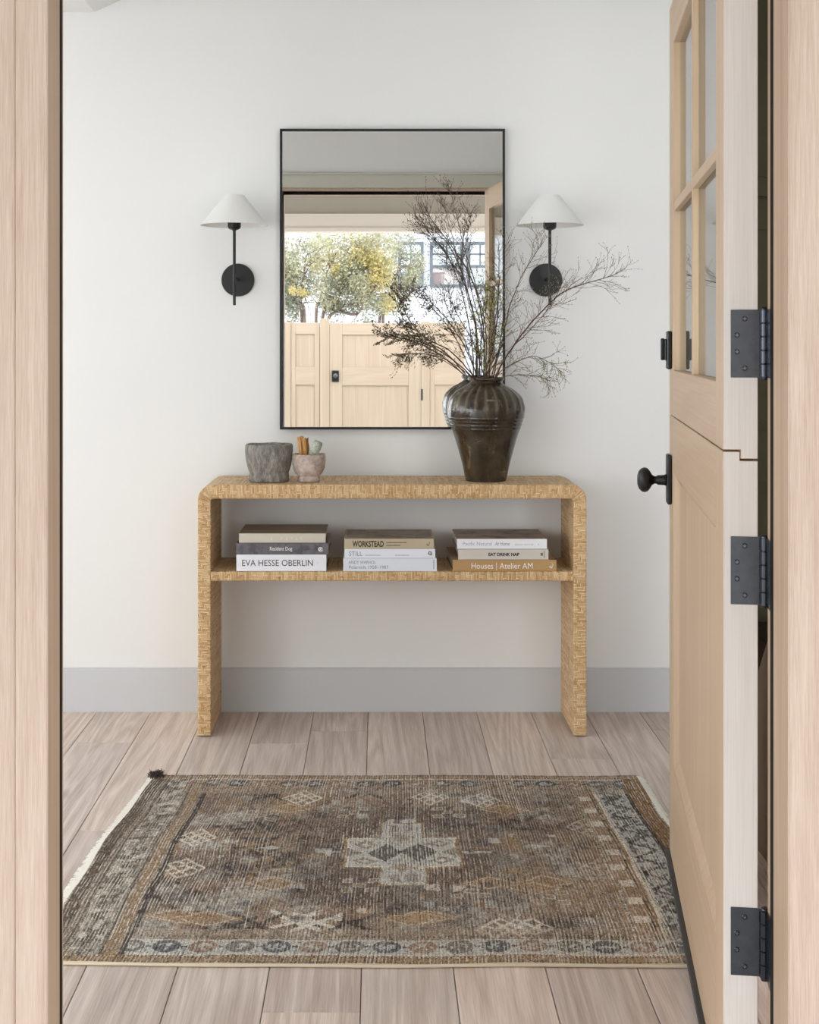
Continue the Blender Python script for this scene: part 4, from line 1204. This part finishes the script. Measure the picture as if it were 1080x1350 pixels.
    Lx = -0.735 + .068 * V + .006 * np.sin(V * 7 + 1) + .003 * np.sin(V * 19)
    Rx = 0.775 + .008 * np.sin(V * 5)
    WXp = Lx + (Rx - Lx) * U
    Fy = 2.815 - .010 * U + hb_ * 1.0; By = 4.035 - .004 * U + .003 * np.sin(U * 13)
    WYp = Fy + (By - Fy) * V
    WZp = .0070 + .0014 * rng.random(GX.shape) + .0010 * np.sin(U * 30) * np.cos(V * 17)
    WZp += .006 * np.exp(-((GX) / .02) ** 2 - ((H - GYY) / .02) ** 2)
    verts = np.stack([WXp, WYp, WZp], -1).reshape(-1, 3)
    # rim skirt down to the floor
    idx = np.arange((nx + 1) * (ny + 1)).reshape(ny + 1, nx + 1)
    quads = np.stack([idx[:-1, :-1], idx[:-1, 1:], idx[1:, 1:], idx[1:, :-1]], -1).reshape(-1, 4)
    per = np.concatenate([idx[0, :], idx[1:, -1], idx[-1, -2::-1], idx[-2:0:-1, 0]])
    low = verts[per].copy(); low[:, 2] = .0006
    li = np.arange(len(per)) + len(verts)
    sk = np.stack([per, li, np.roll(li, -1), np.roll(per, -1)], -1)
    verts = np.concatenate([verts, low]); quads = np.concatenate([quads, sk])
    me = bpy.data.meshes.new('rug')
    me.vertices.add(len(verts)); me.vertices.foreach_set('co', verts.astype(np.float32).ravel())
    me.loops.add(len(quads) * 4); me.loops.foreach_set('vertex_index', quads.astype(np.int32).ravel())
    me.polygons.add(len(quads)); me.polygons.foreach_set('loop_start', np.arange(0, len(quads) * 4, 4, dtype=np.int32))
    me.update(calc_edges=True); me.validate()
    fc = np.ones((len(quads), 4), np.float32)
    fc[:nx * ny, :3] = np.clip(C.reshape(-1, 3), 0, 1)
    rimc = s3(204, 186, 154); fc[nx * ny:, :3] = rimc
    at_ = me.color_attributes.new('dye', 'FLOAT_COLOR', 'CORNER')
    at_.data.foreach_set('color', np.repeat(fc, 4, 0).ravel())
    g = N('worn_wool_pile')
    vc = g.n('ShaderNodeVertexColor', layer_name='dye')
    fz = g.noise(g.mapping(g.coord(), scale=(1, .5, 1)), 420, 3, .6)
    g.l(g.mix(.5, vc.outputs[0], g.ramp(fz, [(.3, (.72,) * 3), (.7, (1.25,) * 3)]), 'MULTIPLY'), g.p.inputs['Base Color'])
    g.p.inputs['Roughness'].default_value = .95; g.p.inputs['Specular IOR Level'].default_value = .08
    g.bump(fz, .5, .002)
    rug = link_mesh('rug', me, g.m)
    tag(rug, 'worn vintage brown oriental rug with a pale central medallion on the plank floor', 'rug')
    # fringe at both ends, selvedge cord along the front
    for name, side in (('fringe', 0), ('fringe', 1)):
        b = B(); rr = random.Random(3 + side)
        n = 620
        for k in range(n):
            v = (k + rr.random()) / n
            if side == 0: x = -0.735 + .068 * v + .006 * math.sin(v * 7 + 1); dx = -1
            else: x = .775 + .008 * math.sin(v * 5); dx = 1
            y = 2.81 + 1.222 * v; L = rr.uniform(.016, .026) * (1.15 - .35 * v if side == 0 else 1)
            p = [(x - dx * .004, y, .0058), (x + dx * L * .5, y + rr.gauss(0, .003), .0052), (x + dx * L, y + rr.gauss(0, .006), .0022)]
            tube(b, p, .0017, .0011, 4)
        o = obj(name, b, plain('cotton_fringe', srgb(228, 223, 212), .9), rug); o['kind'] = 'stuff'
    b = B()
    pts_ = []
    for k in range(90):
        u_ = k / 89; i_ = int(u_ * nx); pts_.append(Vector((WXp[0, i_], WYp[0, i_] - .002, .0042)))
    tube(b, pts_, .0036, .0036, 6); obj('edge_cord', b, plain('selvedge_cord', srgb(206, 192, 168), .9), rug, smooth=True)
    b = B(); rr = random.Random(8)
    cx, cy = WXp[-1, 0], WYp[-1, 0]
    for k in range(160):
        a = rr.uniform(0, 6.28); L = rr.uniform(.01, .028); p0_ = Vector((cx + rr.gauss(.004, .009), cy + rr.gauss(-.008, .009), .006))
        tube(b, [p0_, p0_ + Vector((math.cos(a) * L * .5, math.sin(a) * L * .5, L * .6))], .0018, .0010, 4)
    o = obj('corner_tuft', b, plain('dark_wool_tuft', srgb(70, 58, 50), .95, var=.5, scale=90), rug); o['kind'] = 'stuff'
make_rug()

# ------------------------------------------------------------------ outside, seen in the mirror
# ground and porch
b = B(); box(b, -14, 14, -30, 2.05, -0.3, -0.06); st('ground', b, M['ground'])
b = B(); box(b, -3.2, 3.2, -2.75, 2.09, 2.506, 2.60); st('ceiling_porch', b, M['porch'])
b = B()
box(b, -3.2, 3.2, -2.75, -2.60, 2.382, 2.506); box(b, -3.2, 3.2, -2.765, -2.585, 2.345, 2.380)
st('trim_8', b, M['beam'])
def mir_x(px, y): s = F / (2 * YF - y); return (px - PX) / s
def mir_z(py, y): s = F / (2 * YF - y); return CH + (467 - py) / s
GYP = -5.0
gx = lambda px: mir_x(px, GYP); gz = lambda py: mir_z(py, GYP)
def panel_unit(root, o, x0, x1, sl_, sr_, ztop, mid0, mid1, rt):
    z0 = 0.03
    for xa, xb in ((x0, x0 + sl_), (x1 - sr_, x1)):
        b = B(); box(b, xa, xb, GYP - .045, GYP, z0, ztop); obj('stile', b, M['gate'], root, offset=o, bevel=.002, seg=1)
    zl = 0.2
    for za, zb in ((ztop - rt, ztop), (mid0, mid1), (z0, zl)):
        b = B(); box(b, x0 + sl_, x1 - sr_, GYP - .045, GYP, za, zb); obj('rail', b, M['gate_h'], root, offset=o, bevel=.002, seg=1)
    for za, zb in ((zl, mid0), (mid1, ztop - rt)):
        n = max(1, int((x1 - sr_ - x0 - sl_) / .13)); wv = (x1 - sr_ - x0 - sl_) / n
        for k in range(n):
            b = B(); box(b, x0 + sl_ + k * wv, x0 + sl_ + (k + 1) * wv, GYP - .032, GYP - .014, za, zb)
            obj('board', b, M['gate'], root, offset=o, bevel=.0012, seg=1)
ZG = gz(430.5); M0, M1 = gz(513), gz(489)
g_ = empty('garden_gate', (gx(495), GYP, 0), 'pale cedar garden gate with two panels and black latch, seen in the mirror', 'gate')
panel_unit(g_, g_.location, gx(434.5), gx(555.5), gx(451) - gx(434.5), gx(555.5) - gx(538.5), ZG, M0, M1, ZG - gz(446))
b = B(); box(b, gx(437.5), gx(447), GYP, GYP + .018, gz(508), gz(493))
lk = obj('latch_plate', b, M['black'], g_, offset=g_.location, bevel=.006, seg=2)
b = B(); lathe(b, [(.026, GYP + .018), (.026, GYP + .04), (.018, GYP + .05), (0, GYP + .051)], 24, (gx(442.5), gz(500)), axis='y')
obj('latch_knob', b, M['hinge'], lk, offset=Vector(g_.location), smooth=True)
for zc in (gz(525), gz(525) - .75 + .2, ):
    b = B(); lathe(b, [(.010, zc - .06), (.010, zc + .06)], 12, (gx(556.5), GYP + .008)); obj('hinge', b, M['black'], g_, offset=g_.location)
# fence bays left and right of the gate
fl = empty('fence_bay', (gx(402), GYP, 0), 'cedar fence bay left of the reflected garden gate', 'fence')
panel_unit(fl, fl.location, gx(384), gx(421.5), gx(389.5) - gx(384), gx(421.5) - gx(415), gz(430), gz(512), gz(488), gz(430) - gz(445))
fr_ = empty('fence_bay', (gx(590), GYP, 0), 'cedar fence bay right of the reflected garden gate, behind the branches', 'fence')
panel_unit(fr_, fr_.location, gx(567), gx(613), gx(573) - gx(567), gx(613) - gx(607), gz(430), gz(512), gz(489), gz(430) - gz(445))
fo = empty('fence_bay', (gx(345), GYP, 0), 'cedar fence bay at the mirror\'s far left edge', 'fence')
panel_unit(fo, fo.location, gx(330), gx(375.5), .05, .05, gz(430), gz(512), gz(488), gz(430) - gz(445))
for (xa, xb, zt, lab) in ((422, 434.2, 424.5, 'taller cedar post beside the gate\'s latch side'), (555.9, 566.7, 428.5, 'cedar post beside the gate\'s hinge side'), (376, 383.4, 429, 'narrow cedar post at the mirror\'s left edge')):
    b = B(); box(b, gx(xa), gx(xb), GYP - .085, GYP + .012, -.06, gz(zt))
    c_ = Vector(((gx(xa) + gx(xb)) / 2, GYP, 0)); tag(obj('gate_post', b, M['gate'], offset=c_, loc=c_, bevel=.003, seg=1), lab, 'post')

# white neighbouring house
HY = -22.0
hx = lambda px: mir_x(px, HY); hz_ = lambda py: mir_z(py, HY)
house = empty('neighbour_house', (0, HY, 0), 'white clapboard house with dark framed windows beyond the garden gate', 'house')
b = B(); box(b, -17, 9, HY - 6, HY, -.06, 6.6); obj('wall', b, M['white'], house, offset=house.location)
zz = 0.0
rows = []
wins = [(525, 558.5, 321, 381), (567, 611, 321, 381), (616.5, 650, 321, 381), (690, 730, 321, 381), (800, 842, 321, 381)]
rects = [(hx(a), hx(c), hz_(d), hz_(b_)) for a, c, b_, d in wins]
b = B(); zc = -.06
while zc < 6.6:
    spans = [(-17.0, 9.0)]
    for (xa, xb, za, zb) in rects:
        if zc + .16 > za - .06 and zc < zb + .06:
            ns = []
            for s0, s1 in spans:
                if xb + .06 <= s0 or xa - .06 >= s1: ns.append((s0, s1)); continue
                if xa - .06 > s0: ns.append((s0, xa - .06))
                if xb + .06 < s1: ns.append((xb + .06, s1))
            spans = ns
    for s0, s1 in spans:
        prism(b, [(HY, zc), (HY + .035, zc), (HY + .012, zc + .16), (HY, zc + .16)], 'x', s0, s1)
    zc += .16
o = obj('siding', b, M['white'], house, offset=house.location); o['kind'] = 'stuff'
for i, (xa, xb, za, zb) in enumerate(rects):
    b = B(); w = .065
    box(b, xa, xb, HY, HY + .07, za, za + w); box(b, xa, xb, HY, HY + .07, zb - w, zb); box(b, xa, xa + w, HY, HY + .07, za + w, zb - w); box(b, xb - w, xb, HY, HY + .07, za + w, zb - w)
    zm = za + (zb - za) * .46; xm = (xa + xb) / 2
    box(b, xa + w, xb - w, HY + .01, HY + .06, zm - .03, zm + .03)
    zq = zb - (zb - zm) * .5
    box(b, xa + w, xb - w, HY + .01, HY + .05, zq - .015, zq + .015); box(b, xm - .015, xm + .015, HY + .01, HY + .05, zm + .03, zb - w)
    wf = obj('window', b, M['win_frame'], house, offset=house.location)
    b = B(); box(b, xa + w, xb - w, HY + .012, HY + .02, zm + .03, zb - w); obj('pane', b, M['pane_far'], wf, offset=house.location)
    b = B(); box(b, xa + w, xb - w, HY + .012, HY + .02, za + w, zm - .03); obj('pane', b, M['pane_far'], wf, offset=house.location)
    b = B(); box(b, xa + w * .5, xb - w * .5, HY + .001, HY + .006, za + w * .5, zm)
    obj('blind', b, plain('window_blind_%d' % i, srgb(138, 106, 100) if i == 1 else srgb(140, 148, 148), .7), wf, offset=house.location)
b = B(); prism(b, [(HY + .5, 6.6), (HY - 3, 9.0), (HY - 6.5, 6.6)], 'x', -17.4, 9.4); obj('roof', b, plain('grey_shingle', srgb(120, 118, 116), .9), house, offset=house.location)

# garden trees
M['trunk'] = plain('olive_trunk', srgb(104, 92, 84), .85, var=.3, scale=25, bump=.4)
leafm = [plain('sage_leaf', srgb(122, 125, 108), .6, var=.35, scale=9), plain('yellow_leaf', srgb(186, 168, 102), .6, var=.25, scale=9), plain('pale_leaf', srgb(160, 156, 126), .6, var=.35, scale=9)]
for m_ in leafm:
    nt = m_.node_tree; p_ = nt.nodes['Principled BSDF']
    tl_ = nt.nodes.new('ShaderNodeBsdfTranslucent'); tl_.inputs['Color'].default_value = (.26, .26, .17, 1)
    mx_ = nt.nodes.new('ShaderNodeMixShader'); mx_.inputs[0].default_value = .35
    nt.links.new(p_.outputs[0], mx_.inputs[1]); nt.links.new(tl_.outputs[0], mx_.inputs[2]); nt.links.new(mx_.outputs[0], nt.nodes['Material Output'].inputs['Surface'])
def tree(y, base_px, stems, blobs, label, seed, nleaf, mats):
    rr = random.Random(seed); s = F / (2 * YF - y)
    X_ = lambda p: (p - PX) / s
    Z_ = lambda p: CH + (467 - p) / s
    bx0 = Vector((X_(base_px), y, -.06))
    root = empty('tree', bx0, label, 'tree')
    b = B(); tips = []
    tr = [bx0, Vector((X_(stems[0][0][0]), y, Z_(stems[0][0][1])))]
    for st__ in stems:
        ps = [bx0 + Vector((rr.gauss(0, .04), rr.gauss(0, .04), 0))] + [Vector((X_(p), y + rr.gauss(0, .12), Z_(q))) for p, q in st__]
        cur = spline(ps, 6); tube(b, cur, .026, .010, 8)
        for c_ in cur[len(cur) // 2:]:
            for k in range(2):
                d = Vector((rr.gauss(0, 1), rr.gauss(0, 1), rr.gauss(.4, .7))).normalized(); L = rr.uniform(.2, .5)
                q = [c_ + d * L * t + Vector((0, 0, -.10 * t * t)) + Vector((rr.gauss(0, .012), rr.gauss(0, .012), 0)) for t in (0, .25, .5, .75, 1)]
                tube(b, q, .006, .002, 5); tips.append(q[-1])
    obj('trunk', b, M['trunk'], root, offset=bx0, smooth=True)
    pos = []
    for (p, q, rx, rz, wt, mi) in blobs:
        n = int(nleaf * wt); cx, cz = X_(p), Z_(q)
        subs = [(Vector((rr.gauss(0, .42), rr.gauss(0, .45), rr.gauss(0, .42)))) for _ in range(max(3, int(9 * wt * 4)))]
        for k in range(n):
            sb = rr.choice(subs)
            v = sb + Vector((rr.gauss(0, .17), rr.gauss(0, .2), rr.gauss(0, .17)))
            pos.append((Vector((cx + v.x * rx / s, y + max(-.62, min(.62, v.y * .5)), cz + v.z * rz / s)), mi))
    for mi in sorted(set(p[1] for p in pos)):
        lv, lf_ = [], []
        for (c_, m_i) in pos:
            if m_i != mi: continue
            d = Vector((rr.gauss(0, 1), rr.gauss(0, 1), rr.gauss(-.2, 1))).normalized(); sd = d.orthogonal().normalized(); sd.rotate(Matrix.Rotation(rr.uniform(0, 6.28), 3, d))
            L = rr.uniform(.035, .06); w = L * .22; i = len(lv); c0 = c_ - bx0
            lv += [c0, c0 + d * L * .5 + sd * w, c0 + d * L, c0 + d * L * .5 - sd * w]; lf_ += [(i, i + 1, i + 2, i + 3)]
        me = bpy.data.meshes.new('foliage'); me.from_pydata([tuple(v) for v in lv], [], lf_)
        o = link_mesh('foliage', me, leafm[mi], root); o['kind'] = 'stuff'
tree(-7.2, 402, [[(398, 428), (392, 405), (384, 380), (376, 350)], [(401, 430), (396, 400), (400, 370), (404, 340)]],
     [(380, 345, 42, 55, .5, 2), (388, 385, 34, 40, .3, 0), (396, 392, 12, 14, .06, 1), (352, 360, 50, 60, .4, 0)], 'leftmost grey-green olive tree with a leaning double trunk, seen in the mirror', 3, 5200, None)
tree(-8.4, 424, [[(417, 425), (421, 400), (428, 370), (440, 340)], [(424, 428), (440, 405), (455, 380), (470, 345)], [(430, 430), (470, 418), (482, 400), (500, 375)]],
     [(440, 335, 60, 44, .30, 2), (425, 340, 26, 30, .12, 1), (455, 375, 40, 40, .25, 0), (470, 340, 60, 50, .24, 1), (488, 372, 40, 44, .22, 1), (440, 410, 34, 30, .18, 0), (508, 345, 40, 40, .16, 2), (462, 352, 50, 60, .3, 2)], 'broad yellow-green tree in bloom behind the garden gate, in the mirror\'s centre', 5, 7600, None)
tree(-9.7, 512, [[(505, 428), (512, 405), (520, 380), (528, 345)], [(500, 430), (522, 408), (540, 392), (548, 370)]],
     [(528, 340, 36, 44, .35, 0), (520, 385, 40, 40, .3, 2), (500, 405, 40, 30, .2, 0), (540, 360, 24, 40, .15, 2)], 'slender sage-green tree half hiding the reflected house window', 9, 4200, None)
# shrub and wall further left/right, seen through the door's glass and by reflection
tree(-6.6, 720, [[(716, 430), (712, 400), (720, 370), (716, 345)], [(726, 430), (735, 395), (742, 360)]],
     [(716, 350, 60, 60, .6, 0), (735, 380, 60, 60, .5, 1), (700, 400, 50, 50, .4, 0)], 'bushy green tree right of the gate, seen only in the door glass', 13, 5000, None)
